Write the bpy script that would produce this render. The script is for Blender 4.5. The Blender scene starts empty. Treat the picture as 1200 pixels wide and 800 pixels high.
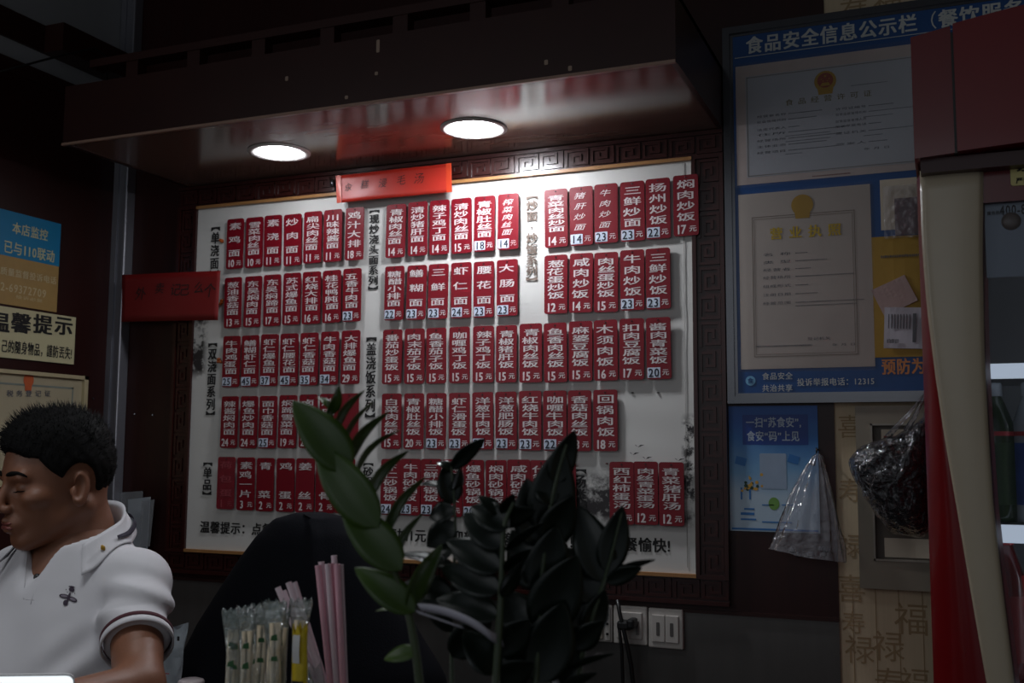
import bpy, bmesh, math, random
import numpy as np
from mathutils import Vector, Matrix, noise as mnoise

random.seed(7); np.random.seed(7)
SC = bpy.context.scene
COL = SC.collection
PI = math.pi

# ------------------------------------------------------------------ camera
CZ = 1.60
F_PX = 1240.0
YAW, PITCH, ROLL = math.radians(-22.4), math.radians(5.88), math.radians(0.34)
_cy, _sy, _cp, _sp, _cr, _sr = (math.cos(YAW), math.sin(YAW), math.cos(PITCH), math.sin(PITCH), math.cos(ROLL), math.sin(ROLL))
FWD = Vector((_sy*_cp, _cy*_cp, _sp)); _rt = Vector((_cy, -_sy, 0)); _up = _rt.cross(FWD)
RGT = _cr*_rt + _sr*_up; UPV = -_sr*_rt + _cr*_up
EYE = Vector((0, 0, CZ))
cam_data = bpy.data.cameras.new('camera'); cam = bpy.data.objects.new('camera', cam_data); COL.objects.link(cam)
cam_data.sensor_width = 36; cam_data.lens = F_PX/1200*36; cam_data.clip_start = 0.02
cam.matrix_world = Matrix(((RGT.x, UPV.x, -FWD.x, 0), (RGT.y, UPV.y, -FWD.y, 0), (RGT.z, UPV.z, -FWD.z, CZ), (0, 0, 0, 1)))
SC.camera = cam
cam_data.dof.use_dof = True; cam_data.dof.focus_distance = 2.1; cam_data.dof.aperture_fstop = 8.0

def ray(px, py):
    return RGT*((px-600)/F_PX) + UPV*(-(py-400)/F_PX) + FWD
def P(px, py, Y):                      # the place seen at a pixel, on the plane y = Y
    r = ray(px, py); return EYE + r*(Y/r.y)
def PX(px, py, X):                     # on the plane x = X
    r = ray(px, py); return EYE + r*(X/r.x)
def PZ(px, py, Z):
    r = ray(px, py); return EYE + r*((Z-CZ)/r.z)

# ------------------------------------------------------------------ light and exposure
SC.view_settings.view_transform = 'Standard'
try: SC.view_settings.look = 'None'
except Exception: pass
SC.view_settings.gamma = 1.0
SC.view_settings.use_curve_mapping = False
SC.view_settings.exposure = 0.0
world = bpy.data.worlds.new('world'); SC.world = world; world.use_nodes = True
world.node_tree.nodes['Background'].inputs[0].default_value = (0.80, 0.90, 1.0, 1)
world.node_tree.nodes['Background'].inputs[1].default_value = 0.14
def area(name, loc, target, sx, sy, power, color):
    l = bpy.data.lights.new(name, 'AREA'); l.shape = 'RECTANGLE'; l.size = sx; l.size_y = sy; l.energy = power; l.color = color
    o = bpy.data.objects.new(name, l); COL.objects.link(o); o.location = loc
    o.rotation_euler = (Vector(target)-Vector(loc)).to_track_quat('-Z', 'Y').to_euler()
    return o
area('shopfront_daylight', (-0.5, -1.7, 2.4), (-0.6, 2.0, 1.6), 1.8, 1.2, 3.0, (0.90, 0.95, 1.0))
tube = area('ceiling_tube', (-1.15, 0.95, 3.12), (-1.2, 1.0, 0), 0.8, 0.3, 3.2, (0.93, 0.97, 1.0)); tube.data.spread = math.radians(95)
area('side_doorway_daylight', (-2.15, 0.1, 2.0), (-1.0, 1.3, 1.45), 0.7, 1.2, 3.7, (0.95, 0.97, 1.0))
LAMP_POWER = (38.0, 175.0)

# ------------------------------------------------------------------ materials
def s2l(c):
    return tuple((x/255/12.92 if x/255 <= 0.04045 else ((x/255+0.055)/1.055)**2.4) for x in c)
MATS = {}
def pm(name, rgb, rough=0.5, metal=0.0, var=0.12, nscale=30, bump=0.0, bscale=60, spec=0.5, coat=0.0, sss=0.0, stretch=None, trans=0.0):
    if name in MATS: return MATS[name]
    m = bpy.data.materials.new(name); m.use_nodes = True; nt = m.node_tree; b = nt.nodes['Principled BSDF']
    c = s2l(rgb)
    tc = nt.nodes.new('ShaderNodeTexCoord'); mp = nt.nodes.new('ShaderNodeMapping')
    nt.links.new(tc.outputs['Object'], mp.inputs['Vector'])
    if stretch: mp.inputs['Scale'].default_value = stretch
    n = nt.nodes.new('ShaderNodeTexNoise'); n.inputs['Scale'].default_value = nscale; n.inputs['Detail'].default_value = 4
    nt.links.new(mp.outputs[0], n.inputs['Vector'])
    r = nt.nodes.new('ShaderNodeMix'); r.data_type = 'RGBA'
    r.inputs[6].default_value = (*[x*(1-var) for x in c], 1); r.inputs[7].default_value = (*[min(1, x*(1+var)) for x in c], 1)
    nt.links.new(n.outputs['Fac'], r.inputs[0]); nt.links.new(r.outputs[2], b.inputs['Base Color'])
    b.inputs['Roughness'].default_value = rough; b.inputs['Metallic'].default_value = metal
    b.inputs['Specular IOR Level'].default_value = spec
    b.inputs['Coat Weight'].default_value = coat; b.inputs['Coat Roughness'].default_value = 0.08
    if trans: b.inputs['Transmission Weight'].default_value = trans
    if sss:
        b.inputs['Subsurface Weight'].default_value = sss; b.inputs['Subsurface Radius'].default_value = (0.01, 0.004, 0.002); b.inputs['Subsurface Scale'].default_value = 1.0
    if bump:
        n2 = nt.nodes.new('ShaderNodeTexNoise'); n2.inputs['Scale'].default_value = bscale; n2.inputs['Detail'].default_value = 3
        nt.links.new(mp.outputs[0], n2.inputs['Vector'])
        bp = nt.nodes.new('ShaderNodeBump'); bp.inputs['Strength'].default_value = bump; bp.inputs['Distance'].default_value = 0.01
        nt.links.new(n2.outputs['Fac'], bp.inputs['Height']); nt.links.new(bp.outputs[0], b.inputs['Normal'])
    MATS[name] = m; return m
def emit(name, rgb, strength):
    if name in MATS: return MATS[name]
    m = bpy.data.materials.new(name); m.use_nodes = True; nt = m.node_tree; nt.nodes.clear()
    e = nt.nodes.new('ShaderNodeEmission'); o = nt.nodes.new('ShaderNodeOutputMaterial')
    e.inputs[0].default_value = (*s2l(rgb), 1); e.inputs[1].default_value = strength
    nt.links.new(e.outputs[0], o.inputs[0]); MATS[name] = m; return m
def film(name, rgb, opacity, rough=0.12, bump=0.4, bscale=40, gloss=0.25):
    """thin clear plastic: see-through, a little milky, glossy where it creases"""
    if name in MATS: return MATS[name]
    m = bpy.data.materials.new(name); m.use_nodes = True; nt = m.node_tree; nt.nodes.clear()
    N = nt.nodes.new; L = nt.links.new
    o = N('ShaderNodeOutputMaterial'); t = N('ShaderNodeBsdfTransparent'); d = N('ShaderNodeBsdfDiffuse'); g = N('ShaderNodeBsdfGlossy')
    t.inputs[0].default_value = (*s2l((248, 248, 250)), 1); d.inputs[0].default_value = (*s2l(rgb), 1); g.inputs['Roughness'].default_value = rough
    m1 = N('ShaderNodeMixShader'); m1.inputs[0].default_value = opacity; L(t.outputs[0], m1.inputs[1]); L(d.outputs[0], m1.inputs[2])
    fr = N('ShaderNodeLayerWeight'); fr.inputs[0].default_value = gloss
    m2 = N('ShaderNodeMixShader'); L(fr.outputs['Fresnel'], m2.inputs[0]); L(m1.outputs[0], m2.inputs[1]); L(g.outputs[0], m2.inputs[2])
    tc = N('ShaderNodeTexCoord'); n2 = N('ShaderNodeTexNoise'); n2.inputs['Scale'].default_value = bscale; n2.inputs['Detail'].default_value = 3
    L(tc.outputs['Object'], n2.inputs['Vector'])
    bp = N('ShaderNodeBump'); bp.inputs['Strength'].default_value = bump; bp.inputs['Distance'].default_value = 0.01
    L(n2.outputs['Fac'], bp.inputs['Height']); L(bp.outputs[0], g.inputs['Normal']); L(bp.outputs[0], fr.inputs['Normal']); L(bp.outputs[0], d.inputs['Normal'])
    L(m2.outputs[0], o.inputs[0]); MATS[name] = m; return m

WOOD = pm('dark red wood panel', (44, 14, 11), 0.38, var=0.35, nscale=9, stretch=(6, 6, 0.5), spec=0.4)
WOODC = pm('carved dark wood', (50, 18, 15), 0.28, var=0.2, nscale=40, spec=0.5)
SOFFIT = pm('glossy brown laminate', (104, 82, 72), 0.16, var=0.15, nscale=6, stretch=(1, 6, 1), spec=0.55)
FASCIA = pm('dark maroon fascia board', (46, 20, 16), 0.4, var=0.2, nscale=14, spec=0.4)
STEEL = pm('dark brushed steel sheet', (122, 119, 116), 0.28, 0.7, var=0.15, nscale=4, stretch=(8, 1, 0.6), bump=0.08, bscale=3)
ALU = pm('aluminium profile', (104, 104, 108), 0.22, 0.95, var=0.06)
ALUD = pm('dull aluminium trim', (150, 150, 158), 0.3, 0.6, var=0.06)
PAPER = pm('white paper', (205, 203, 200), 0.75, var=0.04)
PAPERC = pm('cream paper', (214, 200, 180), 0.75, var=0.05)
WALLP = pm('beige wallpaper', (202, 182, 152), 0.8, var=0.08, nscale=12, stretch=(20, 20, 0.4))
WALLINK = pm('wallpaper brown print', (160, 134, 100), 0.8)
REDTAG = pm('red acrylic tag', (114, 2, 22), 0.38, var=0.12, nscale=12, spec=0.4)
LETTER = pm('pale painted letters', (206, 196, 196), 0.6, var=0.05)
STICK = pm('white price sticker', (196, 206, 222), 0.55, var=0.06)
BLACKINK = pm('black ink', (22, 20, 20), 0.7)
NAVYINK = pm('navy ink', (22, 26, 44), 0.7)
BROWNINK = pm('faded brown ink', (112, 96, 86), 0.7)
REDPAPER = pm('red paper', (118, 9, 9), 0.6, var=0.12, nscale=8)
ORPAPER = pm('orange red glossy paper', (168, 40, 28), 0.4, var=0.1, nscale=8)
BLUE = pm('blue printed panel', (12, 70, 132), 0.4, var=0.06)
BLUEL = pm('light blue print', (120, 178, 216), 0.5)
SILVERTXT = pm('silver grey letters', (196, 200, 198), 0.5)
GOLD = pm('gold ink', (176, 136, 30), 0.5)
YELLOWINK = pm('yellow ink', (206, 172, 20), 0.5)
GREYINK = pm('grey printed text', (100, 100, 104), 0.7)
PALEINK = pm('pale grey print', (150, 146, 140), 0.7)
REDP = pm('glossy red fridge paint', (112, 5, 12), 0.3, var=0.06, spec=0.45, coat=0.1)
CREAM = pm('cream fridge panel', (184, 170, 148), 0.28, var=0.04)
DARK = pm('near black plastic', (22, 20, 20), 0.4)
BLACKP = pm('black rubber cable', (12, 12, 13), 0.45)
WHITEP = pm('white switch plastic', (184, 178, 172), 0.35, var=0.04)
GREYP = pm('grey beige painted metal', (142, 132, 116), 0.45, var=0.06)
CEIL = pm('grey ceiling board', (150, 152, 156), 0.8, var=0.05)

# ------------------------------------------------------------------ mesh helpers
class MB:
    def __init__(s): s.v = []; s.f = []; s.mi = []
    def add(s, vs, fs, mi=0):
        b = len(s.v); s.v += [tuple(x) for x in vs]; s.f += [tuple(i+b for i in f) for f in fs]; s.mi += [mi]*len(fs); return s
    def box(s, a, b, mi=0, bev=0.0):
        x0, y0, z0 = [min(p, q) for p, q in zip(a, b)]; x1, y1, z1 = [max(p, q) for p, q in zip(a, b)]
        if bev <= 0:
            return s.add([(x0,y0,z0),(x1,y0,z0),(x1,y1,z0),(x0,y1,z0),(x0,y0,z1),(x1,y0,z1),(x1,y1,z1),(x0,y1,z1)],
                         [(0,3,2,1),(4,5,6,7),(0,1,5,4),(1,2,6,5),(2,3,7,6),(3,0,4,7)], mi)
        bm = bmesh.new(); bmesh.ops.create_cube(bm, size=1)
        for v in bm.verts: v.co = Vector(((x0+x1)/2+v.co.x*(x1-x0), (y0+y1)/2+v.co.y*(y1-y0), (z0+z1)/2+v.co.z*(z1-z0)))
        bmesh.ops.bevel(bm, geom=bm.edges[:], offset=bev, segments=2, affect='EDGES', profile=0.5)
        bm.verts.index_update(); s.add([v.co[:] for v in bm.verts], [[v.index for v in f.verts] for f in bm.faces], mi); bm.free(); return s
    def prism(s, pts, y0, y1, mi=0):        # outline in x,z seen from -y (counter clockwise), extruded y0 (front) to y1
        n = len(pts); vs = [(p[0], y0, p[1]) for p in pts]+[(p[0], y1, p[1]) for p in pts]
        fs = [tuple(range(n)), tuple(range(2*n-1, n-1, -1))]+[(i, i+n, (i+1) % n+n, (i+1) % n) for i in range(n)]
        return s.add(vs, fs, mi)
    def tube(s, path, r, n=8, mi=0, caps=True):
        path = [Vector(p) for p in path]; rs = r if isinstance(r, (list, tuple)) else [r]*len(path); vs = []; fs = []
        up = Vector((0.3, 0.5, 0.81))
        for i, p in enumerate(path):
            t = (path[min(i+1, len(path)-1)]-path[max(i-1, 0)]).normalized()
            a = t.cross(up)
            if a.length < 1e-4: a = t.cross(Vector((1, 0, 0)))
            a.normalize(); b = t.cross(a); up = -b if False else up
            for k in range(n):
                q = 2*PI*k/n; vs.append(p+(a*math.cos(q)+b*math.sin(q))*rs[i])
        for i in range(len(path)-1):
            for k in range(n):
                fs.append((i*n+k, i*n+(k+1) % n, (i+1)*n+(k+1) % n, (i+1)*n+k))
        if caps: fs += [tuple(range(n))[::-1], tuple(range((len(path)-1)*n, len(path)*n))]
        return s.add(vs, fs, mi)
    def lathe(s, prof, c=(0, 0, 0), n=24, mi=0):    # prof: (r, z)
        vs = []; fs = []
        for r, z in prof:
            for k in range(n): vs.append((c[0]+r*math.cos(2*PI*k/n), c[1]+r*math.sin(2*PI*k/n), c[2]+z))
        for i in range(len(prof)-1):
            for k in range(n): fs.append((i*n+k, i*n+(k+1) % n, (i+1)*n+(k+1) % n, (i+1)*n+k))
        return s.add(vs, fs, mi)
    def grid(s, fn, nu, nv, mi=0, wrap=False):
        vs = [fn(i/(nu-(0 if wrap else 1)), j/(nv-1)) for j in range(nv) for i in range(nu)]; fs = []
        for j in range(nv-1):
            for i in range(nu if wrap else nu-1):
                i2 = (i+1) % nu; fs.append((j*nu+i, j*nu+i2, (j+1)*nu+i2, (j+1)*nu+i))
        return s.add(vs, fs, mi)
    def build(s, name, mats, parent=None, loc=None, smooth=False, origin=None):
        me = bpy.data.meshes.new(name)
        if origin is not None:
            o_ = Vector(origin); s.v = [tuple(Vector(v)-o_) for v in s.v]; loc = origin
        me.from_pydata(s.v, [], s.f); me.update()
        for m in (mats if isinstance(mats, (list, tuple)) else [mats]): me.materials.append(m)
        if any(s.mi): me.polygons.foreach_set('material_index', s.mi)
        if smooth: me.polygons.foreach_set('use_smooth', [True]*len(me.polygons))
        ob = bpy.data.objects.new(name, me); COL.objects.link(ob)
        if parent: ob.parent = parent
        if loc is not None: ob.location = loc
        return ob
def tag(o, label, cat, group=None):
    o['label'] = label; o['category'] = cat
    if group: o['group'] = group
    return o
def thing(name, label, cat, loc=(0, 0, 0), group=None, rot=(0, 0, 0)):
    o = bpy.data.objects.new(name, None); COL.objects.link(o); o.location = loc; o.rotation_euler = rot; o.empty_display_size = 0.05
    return tag(o, label, cat, group)
def struct(o, label=None):
    o['kind'] = 'structure'
    if label: o['label'] = label
    return o
def rrect(x0, z0, x1, z1, r, n=4):
    pts = []
    for cx, cz, a0 in ((x1-r, z1-r, 0), (x0+r, z1-r, PI/2), (x0+r, z0+r, PI), (x1-r, z0+r, 1.5*PI)):
        for k in range(n+1):
            a = a0+PI/2*k/n; pts.append((cx+r*math.cos(a), cz+r*math.sin(a)))
    return pts          # counter clockwise seen from -y (x to the right, z up)

GL = {}
def glyph(ch, bold=0.0):
    if ch not in GL:
        cu = bpy.data.curves.new('g', 'FONT'); cu.body = ch; cu.size = 1; cu.resolution_u = 2
        ob = bpy.data.objects.new('g', cu); me = bpy.data.meshes.new_from_object(ob)
        vs = [(v.co.x, v.co.y) for v in me.vertices]; fs = [tuple(p.vertices) for p in me.polygons]
        bpy.data.objects.remove(ob); bpy.data.curves.remove(cu); bpy.data.meshes.remove(me)
        GL[ch] = (vs, fs)
    return GL[ch]
def wide(ch): return ord(ch) > 0x2e00 and ch not in '“”'
def put(mb, ch, cx, cz, w, h, y=0.0, bold=0.02, mi=0, skew=0.0):
    """one character with its cell centred at cx, cz; cell w x h; facing -y"""
    vs, fs = glyph(ch, bold)
    if not vs: return
    ex = 0.5 if wide(ch) else (min(v[0] for v in vs)+max(v[0] for v in vs))/2
    ey = 0.36
    for i, (dx, dz) in enumerate(((0, 0),) if not bold else ((-bold, -bold*0.5), (bold, bold*0.5), (-bold, bold*0.5), (bold, -bold*0.5))):   # heavier strokes
        mb.add([(cx+(x-ex+dx)*w+skew*(yy-ey)*w, y-i*0.00012, cz+(yy-ey+dz)*h) for x, yy in vs], fs, mi)
def line(mb, txt, x0, cz, h, y=0.0, bold=0.02, sx=1.0, gap=0.04, mi=0, fit=None):
    """a row of characters from x0 to the right"""
    adv = []
    for ch in txt:
        if ch == ' ': adv.append(0.4)
        elif wide(ch): adv.append(1.0)
        else:
            vs = glyph(ch, bold)[0]; adv.append(max(0.46 if ch.isdigit() else 0.0, max(v[0] for v in vs)-min(v[0] for v in vs)+0.12))
    tot = sum(adv)+gap*(len(txt)-1)
    if fit: sx = fit/(tot*h)
    x = x0
    for ch, a in zip(txt, adv):
        if ch != ' ': put(mb, ch, x+a*h*sx/2, cz, h*sx, h, y, bold, mi)
        x += (a+gap)*h*sx
    return x
def column(mb, txt, cx, z0, z1, w, hk=0.9, y=0.0, bold=0.02, mi=0):
    n = len(txt); st = (z0-z1)/n
    for i, ch in enumerate(txt): put(mb, ch, cx, z0-st*(i+0.5), w, st*hk, y, bold, mi)

# ------------------------------------------------------------------ the room
WY = 2.42                                   # face of the back wall
LX = -2.26                                  # face of the left wall
struct(MB().box((LX-0.1, WY, 1.24), (-0.232, WY+0.1, 3.2)).build('wall_back', WOOD))
struct(MB().box((-0.232, WY+0.004, 0), (1.8, WY+0.1, 3.2)).build('wall_back_wallpaper', WALLP))
struct(MB().box((LX-0.1, WY-0.002, 0), (-0.232, WY+0.1, 1.24)).build('trim_1', STEEL), 'dark brushed steel wainscot sheet under the wood panelling')
struct(MB().box((LX, WY-0.008, 1.238), (-0.232, WY+0.01, 1.246)).build('trim_2', FASCIA))
struct(MB().box((LX-0.1, -0.6, 0), (LX, WY, 2.615)).build('wall_left', WOOD))
struct(MB().box((LX-0.1, -0.6, 2.615), (LX-0.004, WY, 3.2)).build('wall_left_upper', CEIL))
b = MB(); b.box((LX-0.05, 2.10, 2.675), (LX+0.07, WY, 2.752)); b.box((LX-0.05, -0.6, 2.675), (LX+0.004, 2.10, 2.752)); b.box((LX-0.05, -0.6, 2.585), (LX+0.006, WY, 2.622))
struct(b.build('trim_3', FASCIA), 'dark wooden cornice along the top of the side wall')
b = MB(); b.box((LX, WY-0.035, 0), (LX+0.018, WY, 3.2)); b.box((LX+0.018, WY-0.03, 0), (LX+0.040, WY, 3.2)); b.box((LX+0.040, WY-0.036, 0), (LX+0.052, WY, 3.2), bev=0.003)
struct(b.build('trim_4', ALUD), 'grey aluminium strip up the corner of the two walls')
struct(MB().box((1.8, -0.6, 0), (1.9, WY+0.1, 3.2)).build('wall_right', WALLP))
struct(MB().box((LX-0.1, -0.6, 3.2), (1.9, WY+0.1, 3.3)).build('ceiling', CEIL))
struct(MB().box((LX-0.1, -2.4, -0.1), (1.9, WY+0.1, 0)).build('floor', pm('grey floor tile', (96, 92, 90), 0.4, nscale=5)))
# faded print of old characters on the wallpaper
b = MB()
for px, py, ch, w in ((1068, 726, '福', 34), (1041, 758, '禄', 32), (1007, 762, '禄', 30), (1042, 800, '寿', 30), (1072, 800, '福', 30), (997, 690, '喜', 30), (996, 640, '禄', 26), (997, 575, '寿', 26), (996, 500, '喜', 26), (1000, 730, '寿', 24), (1040, 0, '福', 30), (1000, 4, '寿', 30)):
    p = P(px, py, WY); put(b, ch, p.x, p.z, w*0.0021, w*0.0021, WY+0.0032, 0.0)
for px in (1000, 1027, 1054, 1082):
    p = P(px, 740, WY); b.box((p.x-0.0008, WY+0.003, 0.6), (p.x+0.0008, WY+0.004, 1.32))
o = b.build('wallpaper_print', WALLINK); o['kind'] = 'structure'
o['label'] = 'brown characters and lines printed on the beige wallpaper'
# thin cable sagging across the top of the side wall
b = MB(); b.tube([PX(-30, 92, LX+0.02), PX(30, 76, LX+0.05), PX(64, 67, LX+0.075), PX(112, 56, LX+0.09), PX(124, 66, LX+0.085), PX(125, 96, LX+0.08)], 0.003, 6)
tag(b.build('cable', BLACKP, smooth=True), 'thin dark cable strung across the cornice of the side wall', 'cable')

# ------------------------------------------------------------------ canopy with two downlights
CX0, CX1, CY0, CZ0, CZ1 = -2.005, -0.462, 1.95, 2.349, 2.494
can = thing('canopy', 'dark red-brown wooden canopy over the menu banner with glossy underside', 'canopy', (-1.23, 2.2, CZ0))
def kid(mb, name, mat, root, smooth=False):
    """part of a thing whose Empty stands at root.location"""
    o = mb.build(name, mat, smooth=smooth); o.parent = root; o.matrix_parent_inverse = Matrix.Translation(root.location).inverted(); return o
LAMPS = [(-1.546, 2.196), (-1.004, 2.193)]
b = MB()                                     # underside with two round holes
def soffit(b):
    xs = [CX0, -1.275, CX1]
    for k, (lx, ly) in enumerate(LAMPS):
        x0, x1, y0, y1 = xs[k], xs[k+1], CY0, WY; n = 48; R = 0.066; inner = []; outer = []
        for i in range(n):
            a = 2*PI*i/n; c, s_ = math.cos(a), math.sin(a); inner.append((lx+R*c, ly+R*s_, CZ0))
            t = min([(x1-lx)/c if c > 1e-6 else 9, (x0-lx)/c if c < -1e-6 else 9, (y1-ly)/s_ if s_ > 1e-6 else 9, (y0-ly)/s_ if s_ < -1e-6 else 9]); outer.append((lx+t*c, ly+t*s_, CZ0))
        vs = inner+outer; b.add(vs, [(i, i+n, (i+1) % n+n, (i+1) % n) for i in range(n)])
        for (cx_, cy_) in ((x0, y0), (x1, y0), (x1, y1), (x0, y1)):      # corners
            a = math.atan2(cy_-ly, cx_-lx) % (2*PI); i = int(a/(2*PI)*n) % n
            b.add([outer[i], (cx_, cy_, CZ0), outer[(i+1) % n]], [(0, 1, 2)])
soffit(b)
kid(b, 'soffit', SOFFIT, can)
b = MB(); b.box((CX0, CY0-0.012, CZ0-0.004), (CX1, CY0, CZ1)); kid(b, 'fascia', FASCIA, can)
for q in (CX1-0.012, CX0): kid(MB().box((q, CY0, CZ0-0.002), (q+0.012, WY, CZ1)), 'side_board', FASCIA, can)
b = MB(); b.box((CX0, CY0, CZ1-0.012), (CX1, WY, CZ1)); kid(b, 'top_board', FASCIA, can)
b = MB(); b.box((CX0, CY0-0.016, CZ0-0.006), (CX1, CY0-0.008, CZ0)); kid(b, 'edge_bead', pm('pale laminate edge', (150, 120, 104), 0.35), can)
b = MB(); b.box((-1.93, CY0-0.012, 2.533), (CX1-0.10, CY0+0.03, 2.552)); kid(b, 'top_rail', FASCIA, can)
for i in range(7):
    x = -1.80+0.1835*i
    b = MB(); b.box((x-0.018, CY0-0.008, CZ1), (x+0.018, CY0+0.022, 2.534)); kid(b, 'rail_block', FASCIA, can)
b = MB()
for px, py, h in ((443, 54, 11), (441, 86, 3), (336, 92, 4), (406, 114, 3), (640, 73, 4), (668, 80, 4)):
    p = P(px, py, CY0-0.0125); b.prism(rrect(p.x-0.004, p.z-h*0.0013, p.x+0.004, p.z+h*0.0013, 0.002, 2), CY0-0.0128, CY0-0.012)
kid(b, 'paint_chips', pm('bare pale wood', (150, 128, 112), 0.7), can)
for k, (lx, ly) in enumerate(LAMPS):
    d = thing('downlight', ('round white recessed downlight in the canopy, nearer the side wall with the red paper strip', 'round white recessed downlight in the canopy, nearer the notice board')[k], 'ceiling light', (lx, ly, CZ0), 'downlights in the canopy')
    b = MB(); b.lathe([(0.0655, 0.012), (0.0785, 0.0), (0.0785, -0.003), (0.070, -0.005), (0.0525, 0.000), (0.0515, 0.012)], (lx, ly, CZ0), 48)
    kid(b, 'trim_ring', pm('white lamp ring', (205, 200, 196), 0.4), d, True)
    b = MB(); b.lathe([(0.0001, -0.013), (0.03, -0.012), (0.045, -0.008), (0.0505, -0.001), (0.0510, 0.008)], (lx, ly, CZ0), 48)
    kid(b, 'diffuser', emit('lit diffuser %s' % 'ab'[k], (244, 248, 255), LAMP_POWER[k]), d)
    b = MB(); b.lathe([(0.062, 0.012), (0.062, 0.05), (0.0001, 0.05)], (lx, ly, CZ0), 24); kid(b, 'housing', ALU, d)

# ------------------------------------------------------------------ carved frame round the banner
BX0, BX1, BZ0, BZ1 = -1.966, -0.538, 1.324, 2.281
fr = thing('carved_frame', 'dark carved wooden frame with a key fret pattern round the menu banner', 'picture frame', ((BX0+BX1)/2, WY, BZ0))
def fret(b, x0, z0, w, h, flip, y):
    """one square spiral of raised bars in a cell"""
    t = 0.0065; pts = [(0, 0), (0, 1), (1, 1), (1, 0.08), (0.3, 0.08), (0.3, 0.66), (0.68, 0.66), (0.68, 0.38)]
    if flip: pts = [(1-a, 1-c) for a, c in pts]
    q = [(x0+0.004+a*(w-0.012), z0+0.004+c*(h-0.012)) for a, c in pts]
    for i, ((a, c), (e, f)) in enumerate(zip(q[:-1], q[1:])):
        b.box((min(a, e), y-0.004-0.00025*(i % 2), min(c, f)), (max(a, e)+t, y, max(c, f)+t))
def frame_side(x0, z0, x1, z1, nx, nz):
    b = MB(); b.box((x0, WY-0.012, z0), (x1, WY, z1))
    m = 0.009; w = (x1-x0); h = (z1-z0)
    if nx > 1:
        b.box((x0, WY-0.02, z0), (x1, WY-0.012, z0+m)); b.box((x0, WY-0.02, z1-m), (x1, WY-0.012, z1))
        for i in range(nx): fret(b, x0+i*w/nx, z0+m, w/nx, h-2*m, i % 2, WY-0.012)
    else:
        b.box((x0, WY-0.02, z0), (x0+m, WY-0.012, z1)); b.box((x1-m, WY-0.02, z0), (x1, WY-0.012, z1))
        for i in range(nz): fret(b, x0+m, z0+i*h/nz, w-2*m, h/nz, i % 2, WY-0.012)
    return b
FB = 0.066
kid(frame_side(BX0-FB, BZ1, BX1+FB+0.008, BZ1+FB, 24, 1), 'top_fretwork', WOODC, fr)
kid(frame_side(BX0-FB, BZ0-FB, BX1+FB+0.008, BZ0, 24, 1), 'bottom_fretwork', WOODC, fr)
kid(frame_side(BX1, BZ0, BX1+FB+0.008, BZ1, 1, 15), 'side_fretwork', WOODC, fr)
kid(frame_side(BX0-FB, BZ0, BX0, BZ1, 1, 15), 'side_fretwork', WOODC, fr)
for z in (BZ1-0.001, BZ0-0.007): kid(MB().box((BX0, WY-0.022, z), (BX1+0.001, WY-0.004, z+0.008)), 'inner_bead', pm('honey wood bead', (158, 112, 66), 0.4), fr)

# ------------------------------------------------------------------ menu banner
BY = 2.408
def banner_mat():
    m = pm('white vinyl banner', (208, 206, 202), 0.42, var=0.03, nscale=3, spec=0.4)
    nt = m.node_tree; N = nt.nodes.new; L = nt.links.new; b = nt.nodes['Principled BSDF']
    src = b.inputs['Base Color'].links[0].from_socket
    tc = N('ShaderNodeTexCoord'); sep = N('ShaderNodeSeparateXYZ'); L(tc.outputs['Object'], sep.inputs[0])
    def band(sock, lo, hi, soft):
        r1 = N('ShaderNodeMapRange'); r1.inputs[1].default_value = lo-soft; r1.inputs[2].default_value = lo; L(sock, r1.inputs[0])
        r2 = N('ShaderNodeMapRange'); r2.inputs[1].default_value = hi+soft; r2.inputs[2].default_value = hi; L(sock, r2.inputs[0])
        mu = N('ShaderNodeMath'); mu.operation = 'MULTIPLY'; L(r1.outputs[0], mu.inputs[0]); L(r2.outputs[0], mu.inputs[1]); return mu.outputs[0]
    def mul(a, c):
        mu = N('ShaderNodeMath'); mu.operation = 'MULTIPLY'; L(a, mu.inputs[0]); L(c, mu.inputs[1]); return mu.outputs[0]
    def blot(scale, lo, hi):
        n = N('ShaderNodeTexNoise'); n.inputs['Scale'].default_value = scale; n.inputs['Detail'].default_value = 8; n.inputs['Roughness'].default_value = 0.7
        L(tc.outputs['Object'], n.inputs['Vector']); r = N('ShaderNodeMapRange'); r.inputs[1].default_value = lo; r.inputs[2].default_value = hi; L(n.outputs['Fac'], r.inputs[0]); return r.outputs[0]
    # printed ink-wash hills by one lower corner, ink spots along the opposite edge
    m1 = mul(mul(band(sep.outputs[0], -0.90, -0.53, 0.06), band(sep.outputs[2], 1.45, 1.53, 0.035)), blot(9, 0.40, 0.52))
    m2 = mul(mul(band(sep.outputs[0], -1.97, -1.935, 0.02), band(sep.outputs[2], 1.82, 1.96, 0.03)), blot(28, 0.44, 0.55))
    m3 = mul(mul(band(sep.outputs[0], -0.56, -0.53, 0.012), band(sep.outputs[2], 1.50, 1.66, 0.03)), blot(40, 0.45, 0.55))
    add = N('ShaderNodeMath'); add.operation = 'ADD'; L(m1, add.inputs[0]); L(m2, add.inputs[1])
    ad2 = N('ShaderNodeMath'); ad2.operation = 'ADD'; ad2.use_clamp = True; L(add.outputs[0], ad2.inputs[0]); L(m3, ad2.inputs[1])
    mx = N('ShaderNodeMix'); mx.data_type = 'RGBA'; L(ad2.outputs[0], mx.inputs[0]); L(src, mx.inputs[6]); mx.inputs[7].default_value = (*s2l((44, 40, 42)), 1)
    L(mx.outputs[2], b.inputs['Base Color'])
    return m
ban = thing('menu_banner', 'large white vinyl menu banner with black headings behind the red tags', 'menu board', ((BX0+BX1)/2, WY, BZ0))
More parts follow.
